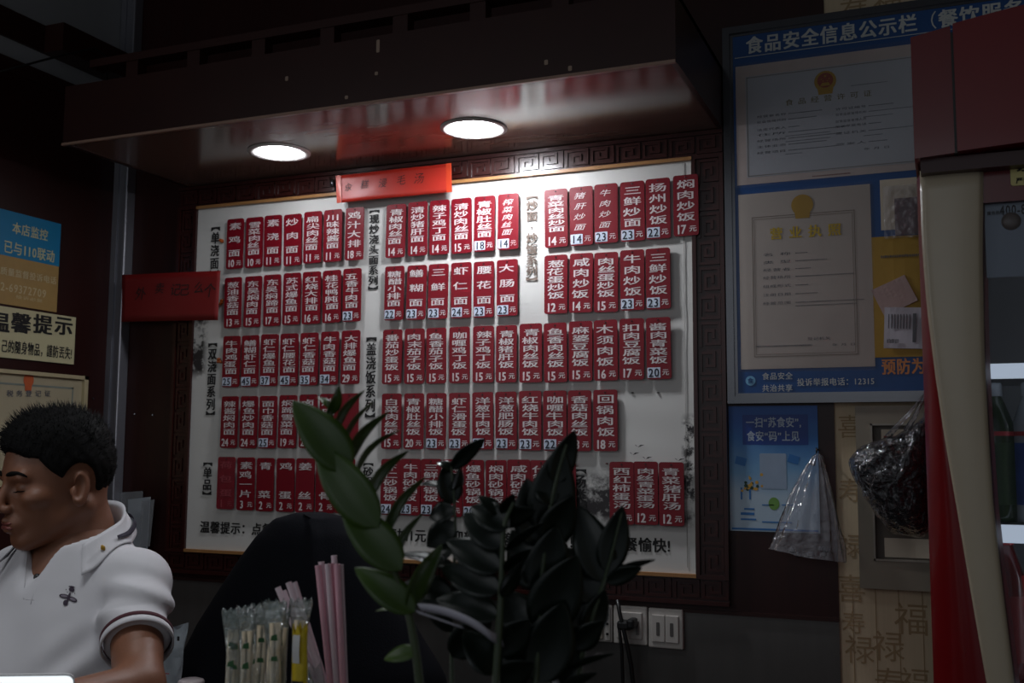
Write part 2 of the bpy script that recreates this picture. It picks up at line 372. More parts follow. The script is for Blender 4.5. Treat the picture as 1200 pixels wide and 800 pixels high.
def bwave(x, z):
    e = min(1, (x-BX0)/0.05, (BX1-x)/0.05, (z-BZ0)/0.05, (BZ1-z)/0.05)
    k = 0.0016*max(0, e)
    return k*mnoise.noise((x*7, z*4, 2.0))+k*0.9*mnoise.noise((x*2.2+z*6, z*14, 5.0))*(1.5 if x > -0.75 else 0.7)
b = MB(); NU, NV = 130, 90
b.grid(lambda u, v: (BX0+u*(BX1-BX0), BY+bwave(BX0+u*(BX1-BX0), BZ0+v*(BZ1-BZ0)), BZ0+v*(BZ1-BZ0)), NU, NV)
b.box((BX0, BY+0.003, BZ0), (BX1, WY-0.001, BZ1))
sheet = kid(b, 'vinyl_sheet', banner_mat(), ban, True)
b = MB(); b.box((BX1-0.021, BY-0.003, BZ0+0.015), (BX1-0.0205, BY-0.0015, BZ1-0.002)); b.box((BX1-0.0015, BY-0.004, BZ0), (BX1, BY, BZ1)); kid(b, 'edge_hem', PALEINK, ban)
TY = BY-0.0022
for txt, px, y0, y1, mat in (('︻单浇面︼', 252.5, 257, 331, BLACKINK), ('︻双浇面系列︼', 248.5, 393, 496, BLACKINK), ('︻单品︼', 243.5, 533, 589, BLACKINK),
                             ('︻现炒浇头面系列︼', 438.5, 239, 347, BLACKINK), ('︻盖浇饭系列︼', 435, 385, 500, BLACKINK), ('︻砂锅饭类︼', 431.5, 535, 606, BLACKINK),
                             ('︻炒面·炒饭系列︼', 623.6, 222, 337, BROWNINK), ('︻汤类︼', 680.3, 539, 606, BLACKINK)):
    a = P(px, y0, BY); c = P(px, y1, BY); w = 0.031
    b = MB(); column(b, txt, (a.x+c.x)/2, a.z, c.z, w, 0.98, TY, 0.03); kid(b, 'printed_heading', mat, ban)
b = MB(); a = P(235, 616, BY); c = P(786, 641, BY); line(b, '温馨提示：点餐请提前付款，每份单加面加1元，欢迎新老顾客，回报您！祝您用餐愉快!', a.x, (a.z+c.z)/2, 0.034, TY, 0.03, fit=c.x-a.x)
kid(b, 'notice_lettering', BLACKINK, ban)
b = MB()
for px, py in ((748, 524), (742, 533), (757, 538), (795, 540)):
    p = P(px, py, BY)
    for s_ in (-1, 1): b.add([(p.x, TY, p.z), (p.x+s_*0.012+0.004, TY, p.z+0.006), (p.x+s_*0.005, TY, p.z+0.0055)], [(0, 1, 2)] if s_ > 0 else [(0, 2, 1)])
kid(b, 'printed_birds', BLACKINK, ban)
# loose pins where tags once hung, small dried orange blobs on the sheet
for px, py in ((741, 460), (771, 460), (711, 543)):
    p = P(px, py, BY-0.002); tag(MB().lathe([(0.0001, -0.0015), (0.003, -0.001), (0.003, 0.001), (0.0001, 0.0015)], p, 10).build('pin', pm('dull red pin', (90, 26, 26), 0.4) if py > 500 else DARK), {741: 'dark bare pin in the banner under the sauced pork rice tags', 771: 'dark bare pin in the banner near its outer hem', 711: 'small red pin head in the banner above the soup tags'}[px], 'pin')
for px, py, lb in ((260, 281, 'beside the single topping heading'), (260, 354, 'near the corner of the red paper strip'), (257, 422, 'beside the double topping heading')):
    p = P(px, py, BY-0.003); b = MB()
    for k in range(5): b.lathe([(0.0001, -0.004), (0.0045, -0.002), (0.0045, 0.002), (0.0001, 0.004)], p+Vector((random.uniform(-.005, .005), 0, random.uniform(-.006, .006))), 8)
    tag(b.build('sticker', pm('orange sticker', (176, 84, 20), 0.5), smooth=True), 'tiny orange sticker on the banner '+lb, 'sticker')

# ------------------------------------------------------------------ red menu tags
# text, price, kind (p painted price, s white sticker over the price, h handwritten + sticker, n nothing), px, py, English
ROWS = [
 ('noodles with one topping', [('素鸡面', '10', 'p', 275.5, 285.5, 'vegetarian chicken noodles'), ('雪菜肉丝面', '10', 'p', 298, 284, 'pickled greens and pork noodles'), ('素浇面', '11', 'p', 319.8, 282, 'vegetable topped noodles'), ('炒肉面', '11', 'p', 343, 281, 'fried pork noodles'), ('扁尖肉丝面', '11', 'p', 366.5, 278, 'bamboo shoot and pork noodles'), ('川味辣酱面', '11', 'p', 390, 276, 'Sichuan hot sauce noodles'), ('鸡汁大排', '18', 'p', 415.5, 273.8, 'pork chop in chicken gravy')]),
 ('second row', [('葱油香菇面', '13', 'p', 273, 354.5, 'scallion oil mushroom noodles'), ('东吴焖肉面', '15', 'p', 296.3, 353.3, 'braised pork noodles'), ('东吴焖蹄面', '17', 'p', 319, 351.8, 'braised trotter noodles'), ('苏式爆鱼面', '15', 'p', 341.8, 350, 'smoked fish noodles'), ('红烧大排面', '16', 'p', 365, 348.8, 'red-cooked pork chop noodles'), ('桂花鸭肫面', '16', 'p', 388.8, 347.3, 'osmanthus duck gizzard noodles'), ('五香牛肉面', '23', 's', 412.5, 345.5, 'five-spice beef noodles')]),
 ('double topping', [('牛肉鸡蛋面', '25', 's', 271, 423.5, 'beef and egg noodles'), ('鳝糊虾仁面', '45', 's', 293.1, 422.9, 'eel and shrimp noodles'), ('虾仁爆鱼面', '37', 's', 315.6, 421.8, 'shrimp and fried fish noodles'), ('虾仁腰花面', '45', 's', 338.8, 421.3, 'shrimp and kidney noodles'), ('虾仁香菇面', '35', 's', 362.2, 420.6, 'shrimp and mushroom noodles'), ('牛肉香菇面', '34', 's', 386, 419.5, 'beef and mushroom noodles'), ('大排爆鱼面', '29', 'p', 410.8, 418.4, 'pork chop and fried fish noodles')]),
 ('double topping', [('辣酱焖肉面', '24', 'p', 268.8, 494.4, 'hot sauce braised pork noodles'), ('爆鱼炒肉面', '24', 'p', 291.5, 494.4, 'fried fish and pork noodles'), ('面巾香菇面', '25', 's', 313.8, 494.4, 'gluten and mushroom noodles'), ('焖蹄雪菜面', '19', 'p', 337, 493.8, 'trotter and pickled greens noodles'), ('卤鸭香菇面', '24', 'p', 361.3, 493.3, 'a noodle dish mostly behind the bright green leaves'), ('炒肉丝面', '21', 'p', 385.4, 492.8, 'a noodle dish behind the curled green leaf tip'), ('', '', 'n', 409, 492.6, 'nothing, blank beside the covered rice heading')]),
 ('side dishes', [('荷包蛋', '1', 'f', 264.8, 565.7, 'a rubbed faint side dish'), ('素鸡一片', '3', 'p', 288, 566.6, 'one slice of vegetarian chicken'), ('青菜', '2', 'p', 310.7, 567.5, 'green vegetables'), ('鸡蛋', '2', 'p', 334.3, 568, 'egg'), ('姜丝', '2', 'p', 357.5, 568.4, 'ginger shreds'), ('排骨', '2', 'p', 381, 568.8, 'a side dish half behind the green leaves'), ('素浇', '2', 'p', 404, 569, 'a side dish hidden behind the green leaves')]),
 ('stir fry', [('青椒肉丝面', '14', 'p', 463.8, 270.5, 'green pepper and pork noodles'), ('清炒猪肝面', '14', 'p', 489.5, 268, 'fried pork liver noodles'), ('辣子鸡丁面', '14', 'p', 515, 266.3, 'spicy diced chicken noodles'), ('清炒肉丝面', '15', 'p', 541, 264.5, 'plain fried pork shreds noodles'), ('青椒肚丝面', '18', 's', 567.8, 262, 'green pepper and tripe noodles'), ('榨菜肉丝面', '14', 'h', 595.5, 259.5, 'mustard tuber and pork noodles')]),
 ('stir fry', [('糖醋小排面', '22', 's', 462, 343.3, 'sweet and sour rib noodles'), ('鳝糊面', '23', 's', 488, 342.5, 'eel paste noodles'), ('三鲜面', '23', 's', 513.5, 341.3, 'three-delicacy noodles'), ('虾仁面', '24', 's', 540.5, 340, 'shrimp noodles'), ('腰花面', '23', 's', 567, 339, 'kidney noodles'), ('大肠面', '23', 's', 594.5, 337, 'large intestine noodles')]),
 ('fried noodles', [('青菜肉丝炒面', '14', 'p', 651.8, 255.5, 'fried noodles with greens and pork'), ('猪肝炒面', '14', 'h', 681.3, 253, 'fried noodles with pork liver'), ('牛肉炒面', '23', 'h', 710.3, 250, 'fried noodles with beef'), ('三鲜炒面', '23', 's', 741.3, 247.5, 'three-delicacy fried noodles'), ('扬州炒饭', '22', 's', 771.3, 244.3, 'Yangzhou fried rice'), ('焖肉炒饭', '17', 'p', 803.8, 240.5, 'braised pork fried rice, overhanging')]),
 ('fried rice', [('葱花蛋炒饭', '12', 'p', 651.5, 333, 'scallion egg fried rice'), ('咸肉炒饭', '14', 'p', 681, 331.3, 'salted pork fried rice'), ('肉丝蛋炒饭', '15', 'p', 710.3, 330.5, 'pork and egg fried rice'), ('牛肉炒饭', '23', 's', 741, 328, 'beef fried rice'), ('三鲜炒饭', '23', 's', 771.3, 326.3, 'three-delicacy fried rice')]),
 ('covered rice', [('番茄炒蛋饭', '15', 'p', 459.6, 417.9, 'tomato and egg rice'), ('肉末茄子饭', '15', 'p', 485.7, 417.2, 'minced pork aubergine rice'), ('鱼香茄子饭', '15', 'p', 511.3, 416.6, 'fish-fragrant aubergine rice'), ('咖喱鸡丁饭', '15', 'p', 538.6, 415.7, 'curry chicken rice'), ('辣子鸡丁饭', '15', 'p', 566.5, 415, 'spicy diced chicken rice'), ('青椒猪肝饭', '15', 'p', 593.5, 414.5, 'green pepper and liver rice'), ('青椒肉丝饭', '15', 'p', 622, 413.4, 'green pepper and pork rice'), ('鱼香肉丝饭', '15', 'p', 651, 412.9, 'fish-fragrant pork rice'), ('麻婆豆腐饭', '15', 'p', 680.5, 411.3, 'mapo tofu rice'), ('木须肉饭', '16', 'p', 710, 410.2, 'moo shu pork rice'), ('扣肉豆腐饭', '17', 'p', 740.4, 408.8, 'steamed pork and tofu rice'), ('酱肉青菜饭', '20', 's', 771.9, 407.9, 'sauced pork and greens rice')]),
 ('covered rice', [('白菜肉丝饭', '15', 'p', 458.7, 493.3, 'cabbage and pork rice'), ('青椒肚丝饭', '20', 'p', 485, 493.3, 'green pepper and tripe rice'), ('糖醋小排饭', '23', 's', 511.1, 493.3, 'sweet and sour rib rice'), ('虾仁滑蛋饭', '23', 's', 538.3, 493.3, 'shrimp and egg rice'), ('洋葱牛肉饭', '23', 's', 565.8, 492.8, 'onion and beef rice'), ('洋葱肥肠饭', '23', 's', 593.2, 492.6, 'onion and intestine rice'), ('红烧牛肉饭', '23', 's', 621.3, 492.6, 'red-cooked beef rice'), ('咖喱牛肉饭', '22', 's', 650.4, 492.7, 'curry beef rice'), ('香菇肉丝饭', '18', 'p', 679.2, 492.7, 'mushroom and pork rice'), ('回锅肉饭', '18', 'p', 709.5, 492.3, 'twice-cooked pork rice')]),
 ('claypot rice', [('虾仁砂锅饭', '24', 's', 457.6, 570.3, 'shrimp claypot rice'), ('牛肉砂锅饭', '23', 's', 480.8, 570.3, 'beef claypot rice'), ('三鲜砂锅饭', '23', 's', 505, 570.7, 'three-delicacy claypot rice'), ('鸡丁砂锅饭', '23', 's', 530, 571.5, 'claypot dish behind round dark leaves'), ('爆鱼砂锅饭', '20', 's', 555, 572.5, 'fried fish claypot rice'), ('焖肉砂锅饭', '20', 'p', 581.5, 573, 'braised pork claypot rice'), ('咸肉砂锅饭', '20', 'p', 607.9, 573.5, 'salted pork claypot rice'), ('什锦砂锅饭', '20', 'p', 634, 574.5, 'a claypot dish behind the tall dark leaf'), ('豆腐蛋砂锅饭', '14', 'p', 661.6, 577.5, 'bean and egg claypot rice')]),
 ('soups', [('西红柿蛋汤', '12', 'p', 728.7, 577.5, 'tomato egg soup'), ('肉丝青菜蛋汤', '12', 'p', 756.8, 577.5, 'pork, greens and egg soup'), ('青菜猪肝汤', '12', 'p', 787, 578.6, 'greens and pork liver soup')]),
]
FADED = pm('rubbed red acrylic tag', (118, 16, 32), 0.45, var=0.4, nscale=60)
FADELET = pm('rubbed faint letters', (150, 60, 70), 0.6)
TW, TH = 0.0560, 0.1415
PIN = MB().lathe([(0.0001, -0.0012), (0.0022, -0.0006), (0.0022, 0.0008), (0.0001, 0.0014)], (0, 0, 0), 8).build('pin', DARK)
pin_mesh = PIN.data; bpy.data.objects.remove(PIN)
n_t = 0
for rname, tags in ROWS:
    for txt, price, kd, px, py, en in tags:
        wy = BY-0.0105+random.uniform(-0.001, 0.001); c = P(px, py, wy); w = TW+random.uniform(-0.0008, 0.0008)+(0.003 if px > 600 else 0); h = TH+(0.003 if px > 600 else 0); n_t += 1
        b = MB(); b.prism(rrect(-w/2, -h/2, w/2, h/2, 0.006, 3), -0.0014, 0.0014)
        t = b.build('menu_tag', FADED if kd == 'f' else REDTAG, loc=c); t.rotation_euler = (random.uniform(-0.012, 0.02), random.gauss(0, 0.007), random.uniform(-0.012, 0.012))
        if txt == '': lab = 'blank red menu tag with no writing beside the covered rice heading'
        elif kd == 'f': lab = 'worn red menu tag with rubbed faint lettering at the end of the side dishes'
        else: lab = 'red menu tag %s, %s, %s %s yuan' % (txt, en, {'p': 'painted price', 's': 'white price sticker', 'h': 'handwritten, sticker'}[kd], price)
        tag(t, lab, 'menu tag', 'red menu tags on the white banner')
        y = -0.00165
        if txt:
            b = MB(); n = len(txt); st = (0.69-0.155)/(n-1); ch_h = min(0.135, st*0.86)*h
            for i, ch in enumerate(txt):
                jx = random.gauss(0, 0.001)
                if kd == 'h': put(b, ch, jx-0.002, h/2-(0.155+st*i)*h, w*0.50, h*0.115, y, 0.0, skew=0.25)
                else: put(b, ch, jx, h/2-(0.155+st*i)*h, w*0.76, ch_h*1.10, y, 0.014)
            q = h/2-0.89*h
            put(b, '元', w*0.27, q, w*(0.30), h*0.108, y, 0.0 if kd == 'h' else 0.02)
            if kd in 'pf':
                for i, d in enumerate(price): put(b, d, -w*0.20+(i-(len(price)-1)/2)*w*0.20, q, w*0.42, h*0.205, y, 0.03)
            kid2 = b.build('lettering', FADELET if kd == 'f' else LETTER); kid2.parent = t
            if kd in 'sh':
                b = MB(); b.prism(rrect(-0.47*w, q-0.085*h, 0.06*w, q+0.082*h, 0.001, 1), y-0.0003, y+0.0002); sk = b.build('price_sticker', STICK); sk.parent = t
                b = MB()
                for i, d in enumerate(price): put(b, d, -w*0.205+(i-(len(price)-1)/2)*w*0.235, q, w*0.42, h*0.19, y-0.0006, 0.02)
                dg = b.build('price_digits', NAVYINK); dg.parent = sk
        pn = bpy.data.objects.new('pin', pin_mesh); COL.objects.link(pn); pn.parent = t; pn.location = (0.0, -0.0022, h/2-0.006)

# ------------------------------------------------------------------ red paper strips
def paper_strip(name, label, corners, mat, Y, txt, ts, tx, bulge, gloss=None):
    tl, tr, br, bl = [P(*c, Y) for c in corners]; o_ = (tl+br)/2
    root = thing(name, label, 'paper strip', o_)
    b = MB()
    def f(u, v):
        a = tl.lerp(tr, u); c = bl.lerp(br, u); q = a.lerp(c, v); q = q.copy()
        q.y += bulge*math.sin(PI*u)*math.sin(PI*v*0.5)+0.0012*math.sin(9*u+3*v); return q
    b.grid(f, 24, 8); o = kid(b, 'sheet', mat, root, True)
    md = o.modifiers.new('thick', 'SOLIDIFY'); md.thickness = 0.0004
    b = MB()
    for (u, v, ch, w) in txt:
        q = f(u, v); put(b, ch, q.x, q.z, w, w, q.y-0.002, 0.0, skew=0.15)
    kid(b, 'handwritten_lettering', ts, root)
    return root, f
r_, f_ = paper_strip('paper_strip', 'dark red paper strip with handwriting taped across the banner edge', [(143, 322), (258.5, 317), (255.5, 375), (142, 377)], REDPAPER, 2.372,
            [(0.21, 0.42, '外', 0.040), (0.41, 0.32, '卖', 0.034), (0.57, 0.36, '记', 0.038), (0.66, 0.37, '己', 0.036), (0.80, 0.33, '么', 0.036), (0.91, 0.40, '个', 0.042)], BLACKINK, 0, -0.004)
r_, f_ = paper_strip('paper_strip', 'orange red shiny paper strip with handwriting hung over the carved frame', [(394, 206), (529, 191), (530, 225), (395, 238)], ORPAPER, 2.378,
            [(0.11, 0.47, '汆', 0.024), (0.26, 0.44, '糕', 0.026), (0.42, 0.46, '浸', 0.026), (0.58, 0.42, '毛', 0.028), (0.73, 0.42, '汤', 0.030)], pm('brown black brush ink', (70, 22, 20), 0.6), 0, -0.003)
b = MB()
for u in (0.0, 0.955):
    b.add([f_(u, 0), f_(u+0.045, 0), f_(u+0.045, 1), f_(u, 1)], [(0, 3, 2, 1)])
b.v = [(x, y-0.002, z) for x, y, z in b.v]
kid(b, 'folded_edge', pm('brighter orange fold', (184, 58, 30), 0.35), r_)
p = P(390, 215, 2.385); b = MB(); b.lathe([(0.0001, 0.0), (0.006, 0.002), (0.007, 0.012), (0.006, 0.022), (0.0001, 0.024)], p-Vector((0, 0, 0.012)), 14)
tag(b.build('hook', ALU, smooth=True), 'small shiny metal hook beside the orange red paper strip', 'hook')

# ------------------------------------------------------------------ sockets and switches
def plate(label, cat, x0, x1, z0, z1, name):
    root = thing(name, label, cat, ((x0+x1)/2, WY-0.003, (z0+z1)/2), 'white switch plates under the menu banner')
    b = MB(); b.box((x0, WY-0.016, z0), (x1, WY-0.002, z1), bev=0.003); kid(b, 'plate', WHITEP, root)
    return root
zS = [1.162, 1.245]
root = plate('white wall socket under a hinged cover, half behind the dark leaves', 'socket', -0.822, -0.736, 1.160, 1.244, 'wall_socket')
b = MB(); b.box((-0.815, WY-0.024, 1.167), (-0.757, WY-0.016, 1.232), bev=0.003); kid(b, 'splash_cover', pm('yellowed cover plastic', (176, 168, 156), 0.3), root)
b = MB(); b.box((-0.752, WY-0.021, 1.165), (-0.740, WY-0.016, 1.240), bev=0.001); kid(b, 'hinge_rail', WHITEP, root)
b = MB()
for z in (1.223, 1.203, 1.180): b.lathe([(0.0001, -0.0025), (0.003, -0.0025), (0.003, 0.0025), (0.0001, 0.0025)], (-0.746, WY-0.0215, z), 8)
kid(b, 'screw_hole', DARK, root)
root = plate('white wall socket with a black plug in it', 'socket', -0.733, -0.653, 1.159, 1.245, 'wall_socket')
b = MB(); b.box((-0.724, WY-0.020, 1.172), (-0.664, WY-0.015, 1.232), bev=0.002); kid(b, 'socket_face', WHITEP, root)
b = MB(); b.box((-0.678, WY-0.023, 1.182), (-0.671, WY-0.019, 1.214), bev=0.001); kid(b, 'rocker', pm('grey rocker marking', (120, 116, 112), 0.4), root)
root = plate('white double light switch nearest the blue poster', 'light switch', -0.650, -0.570, 1.156, 1.244, 'light_switch')
for k in (0, 1):
    x = -0.641+k*0.0315
    b = MB(); b.box((x, WY-0.021, 1.170), (x+0.0305, WY-0.015, 1.230), bev=0.0015); r2 = kid(b, 'rocker', WHITEP, root)
    b = MB(); b.prism(rrect(x+0.011, 1.184, x+0.019, 1.214, 0.002, 2), WY-0.0216, WY-0.0205); o = b.build('indicator', pm('dark grey indicator strip', (84, 80, 78), 0.4)); o.parent = r2
root = thing('power_plug', 'black plug with two cables hanging from the white socket', 'plug', (-0.697, WY-0.04, 1.205))
b = MB(); b.box((-0.714, WY-0.055, 1.196), (-0.680, WY-0.0205, 1.216), bev=0.005); b.box((-0.690, WY-0.06, 1.200), (-0.672, WY-0.022, 1.222), bev=0.005); kid(b, 'plug_body', BLACKP, root)
b = MB(); b.tube([(-0.705, WY-0.045, 1.22), (-0.709, WY-0.05, 1.20), (-0.703, WY-0.05, 1.15), (-0.703, WY-0.04, 1.05), (-0.706, WY-0.04, 0.6), (-0.70, WY-0.04, 0.02)], 0.004, 8); kid(b, 'cable', BLACKP, root, True)
b = MB(); b.tube([(-0.714, WY-0.045, 1.262), (-0.708, WY-0.05, 1.235), (-0.692, WY-0.05, 1.17), (-0.683, WY-0.045, 1.12), (-0.674, WY-0.04, 1.03), (-0.67, WY-0.04, 0.6), (-0.672, WY-0.04, 0.02)], 0.005, 8); kid(b, 'cable', BLACKP, root, True)

# ------------------------------------------------------------------ notice board
NX0, NX1, NZ0, NZ1 = -0.459, 0.42, 1.708, 2.584
NY = 2.397
nb = thing('notice_board', 'blue food safety notice board in an aluminium frame on the wall', 'notice board', (NX0, WY, NZ0))
b = MB()
for k, (o_, w_, d_) in enumerate(((0, 0.016, 0.030), (0.016, 0.007, 0.024))):
    x0, x1, z0, z1 = NX0+o_, NX1-o_, NZ0+o_, NZ1-o_; yf = WY-d_
    b.box((x0, yf, z0), (x1, WY, z0+w_)); b.box((x0, yf, z1-w_), (x1, WY, z1)); b.box((x0, yf, z0+w_), (x0+w_, WY, z1-w_)); b.box((x1-w_, yf, z0+w_), (x1, WY, z1-w_))
kid(b, 'frame', ALU, nb)
b = MB(); b.box((NX0+0.01, NY, NZ0+0.01), (NX1-0.01, WY-0.002, NZ1-0.01)); kid(b, 'printed_panel', BLUE, nb)
def np_(px, py, d=0.001): return P(px, py, NY-d)
b = MB()
a = np_(874, 55); c = np_(1075, 26)
line(b, '食品安全信息公示栏', a.x, (a.z+c.z)/2, 0.043, NY-0.0015, 0.03, fit=c.x-a.x, gap=0.06)
a2 = np_(1081, 26); line(b, '（', a2.x-0.012, (a.z+c.z)/2, 0.042, NY-0.0015, 0.0); a2 = np_(1099, 20); c2 = np_(1199, 4)
line(b, '餐饮服务单位）', a2.x, (a.z+c.z)/2, 0.043, NY-0.0015, 0.03, sx=0.94, gap=0.06)
a = np_(861, 69); c = np_(1068, 40); b.box((a.x, NY-0.0015, (a.z+c.z)/2-0.0007), (NX1-0.03, NY, (a.z+c.z)/2+0.0007))
kid(b, 'heading', SILVERTXT, nb)
b = MB(); a = np_(893, 441); c = np_(929, 440); line(b, '食品安全', a.x, a.z, 0.017, NY-0.0015, 0.01, fit=c.x-a.x); a = np_(893, 455); line(b, '共治共享', a.x, a.z, 0.017, NY-0.0015, 0.01, fit=c.x-np_(893, 441).x)
a = np_(934, 448); c = np_(1025, 447); line(b, '投诉举报电话：12315', a.x, a.z, 0.018, NY-0.0015, 0.012, fit=c.x-a.x); kid(b, 'hotline_text', SILVERTXT, nb)
b = MB(); p = np_(879.5, 446); b.lathe([(0.0001, 0), (0.011, 0)], (0, 0, 0), 20); b.v = [(p.x+x, NY-0.0012, p.z+y) for x, y, z in b.v]; put(b, '食', p.x, p.z, 0.013, 0.013, NY-0.002, 0.02, 1); kid(b, 'round_mark', [BLUEL, BLUE], nb)
b = MB(); a = np_(1033, 430); line(b, '预防为主', a.x, a.z, 0.036, NY-0.0015, 0.03, sx=0.8); kid(b, 'slogan', pm('orange printed slogan', (214, 140, 84), 0.5), nb)
b = MB(); q0 = np_(865, 232); q1 = np_(1021, 430); b.box((np_(1031, 215).x, NY-0.001, np_(1031, 270).z), (NX1-0.03, NY, np_(1031, 211).z)); b.box((np_(1035, 215).x, NY-0.001, np_(1035, 412).z), (NX1-0.03, NY, np_(1035, 281).z))
kid(b, 'pocket_backing', PAPERC, nb)
def sheet(root, px, mat, d, name, thick=0.0006):
    """a sheet of paper whose four corners are seen at px; a true rectangle on the board"""
    tl, tr, br, bl = [np_(*p, d) for p in px]; x0 = (tl.x+bl.x)/2; x1 = (tr.x+br.x)/2; z1 = (tl.z+tr.z)/2; z0 = (bl.z+br.z)/2
    b = MB(); b.box((x0, NY-d-thick, z0), (x1, NY-d, z1)); kid(b, name, mat, root); return x0, x1, z0, z1
def border(b, x0, x1, z0, z1, t, y, mi=0):
    b.box((x0, y, z0), (x1, y+0.0002, z0+t), mi); b.box((x0, y, z1-t), (x1, y+0.0002, z1), mi); b.box((x0, y, z0), (x0+t, y+0.0002, z1), mi); b.box((x1-t, y, z0), (x1, y+0.0002, z1), mi)
def emblem(root, x, z, r, y, inner=True):
    b = MB()
    def disc(r0, dz, yy, mi, n=20): b.add([(x+r0*math.cos(2*PI*k/n), yy, z+dz+r0*math.sin(2*PI*k/n)) for k in range(n)], [tuple(range(n))], mi)
    disc(r, 0, y, 0); b.add([(x-r*0.75, y+0.0003, z-r*0.5), (x-r*0.62, y+0.0003, z-r*1.25), (x+r*0.62, y+0.0003, z-r*1.25), (x+r*0.75, y+0.0003, z-r*0.5)], [(0, 1, 2, 3)], 0)
    if inner:
        disc(r*0.72, r*0.08, y-0.0003, 1); b.add([(x-r*0.45, y-0.0006, z-r*0.45), (x+r*0.45, y-0.0006, z-r*0.45), (x+r*0.3, y-0.0006, z-r*0.15), (x-r*0.3, y-0.0006, z-r*0.15)], [(0, 1, 2, 3)], 0)
        for (dx, dz, s_) in ((0, 0.48, 0.15), (-0.36, 0.2, 0.08), (0.36, 0.2, 0.08), (-0.2, 0.02, 0.08), (0.2, 0.02, 0.08)):
            pts = [(x+r*(dx+s_*(1 if k % 2 == 0 else 0.4)*math.cos(PI/2+k*PI/5)), y-0.0006, z+r*(dz+s_*(1 if k % 2 == 0 else 0.4)*math.sin(PI/2+k*PI/5))) for k in range(10)]; b.add(pts, [tuple(range(10))], 0)
    kid(b, 'emblem', [GOLD, pm('dull emblem red', (150, 66, 36), 0.5)], root)
def dashes(b, x0, x1, z, y, seed, h=0.0022):
    rr = random.Random(seed); x = x0
    while x < x1-0.003:
        w = rr.uniform(0.0016, 0.0026); b.box((x, y, z-h*rr.uniform(0.35, 0.5)), (x+w, y+0.0002, z+h*rr.uniform(0.35, 0.5))); x += w+rr.uniform(0.0010, 0.0018)
# the food licence
LIC = pm('cool white licence paper', (186, 188, 192), 0.6, var=0.03)
c1 = thing('food_licence', 'wide white food licence with red and gold emblem in the notice board', 'certificate', np_(966, 140), 'certificates in the notice board')
x0, x1, z0, z1 = sheet(c1, [(862, 80), (1100, 46), (1100, 196), (864, 218)], pm('pinkish backing card', (200, 184, 176), 0.6), 0.0005, 'backing')
x0, x1, z0, z1 = sheet(c1, [(873, 91), (1092, 62), (1092, 189), (876, 208)], LIC, 0.0015, 'paper')
yt = NY-0.0026
b = MB(); border(b, x0+0.002, x1-0.002, z0+0.002, z1-0.002, 0.0022, yt); kid(b, 'border_line', PALEINK, c1)
p = np_(967, 95, 0.003); emblem(c1, p.x, p.z, 0.024, yt-0.0004)
b = MB(); a = np_(920, 119); c = np_(1022, 111); zz = (a.z+c.z)/2; line(b, '食品经营许可证', a.x, zz, 0.0155, yt, 0.0, fit=c.x-a.x, gap=0.5); kid(b, 'title', pm('olive gold title ink', (116, 104, 40), 0.6), c1)
b = MB(); k = 0
for (px, py, txt, n) in ((887, 137.5, '经营者名称', 36), (887, 144, '社会信用代码', 30), (887, 153, '法定代表人', 12), (887, 159, '住所', 60), (887, 166, '经营场所', 56), (887, 173, '主体业态', 40), (887, 180, '经营项目', 52),
                         (979, 128.5, '许可证编号', 26), (979, 135, '日常监督管理机构', 52), (979, 143, '日常监督管理人员', 0), (979, 149, '投诉举报电话', 14), (979, 157, '发证机关', 52), (979, 170, '签发人', 20)):
    p = np_(px, py); line(b, txt, p.x, p.z, 0.0062, yt, 0.0, fit=0.066); k += 1
    if n: dashes(b, p.x+0.071, p.x+0.071+n*0.0021, p.z, yt, k)
for (px, py, n) in ((905, 161.5, 50), (905, 168, 50), (905, 182.5, 20), (1010, 137.5, 18), (1010, 159.5, 8), (995, 101, 26)): p = np_(px, py); k += 1; dashes(b, p.x+0.03 if px < 940 else p.x+0.004, p.x+0.03+n*0.002, p.z, yt, k, 0.0018)
p = np_(1012, 175); line(b, '年 月 日', p.x, p.z, 0.006, yt, 0.0, fit=0.055)
kid(b, 'printed_text', GREYINK, c1)
b = MB(); p = np_(952, 206.5, 0.003); dashes(b, p.x, p.x+0.083, p.z, yt+0.001, 77, 0.003); kid(b, 'footnote', pm('brown red print', (120, 60, 50), 0.6), c1)
# the business licence
c2 = thing('business_licence', 'tall creased business licence with yellow title in the notice board', 'certificate', np_(945, 330), 'certificates in the notice board')
x0, x1, z0, z1 = sheet(c2, [(865, 230), (1020, 214), (1025, 430), (869, 432)], pm('worn cream licence paper', (188, 176, 164), 0.6, var=0.08, nscale=12), 0.0008, 'paper', 0.001)
b = MB(); A = np_(881, 255); C = np_(1006, 415)
border(b, A.x, C.x, C.z, A.z, 0.0012, yt); border(b, A.x+0.005, C.x-0.005, C.z+0.005, A.z-0.005, 0.0008, yt); kid(b, 'border_line', pm('brown print', (126, 112, 96), 0.6), c2)
p = np_(940, 240, 0.003); emblem(c2, p.x, p.z, 0.024, yt-0.0004, False)
b = MB(); a = np_(902, 275); c = np_(986, 268); line(b, '营业执照', a.x, (a.z+c.z)/2, 0.029, yt, 0.03, fit=c.x-a.x, gap=0.45); kid(b, 'title', YELLOWINK, c2)
b = MB()
for (py, txt, n) in ((299, '名 称', 14), (308, '类 型', 34), (317, '经营者', 16), (326, '经营场所', 60), (336, '组成形式', 14), (346, '注册日期', 24), (356, '经营范围', 70), (360, '', 62)):
    p = np_(894, py); k += 1
    if txt: line(b, txt, p.x, p.z, 0.0075, yt, 0.0, fit=0.062)
    dashes(b, p.x+0.072, p.x+0.072+n*0.0021, p.z, yt, k)
p = np_(946, 397); line(b, '登记机关', p.x, p.z, 0.0075, yt, 0.0, fit=0.05); p = np_(975, 404); line(b, '年 月 日', p.x, p.z, 0.006, yt, 0.0, fit=0.05)
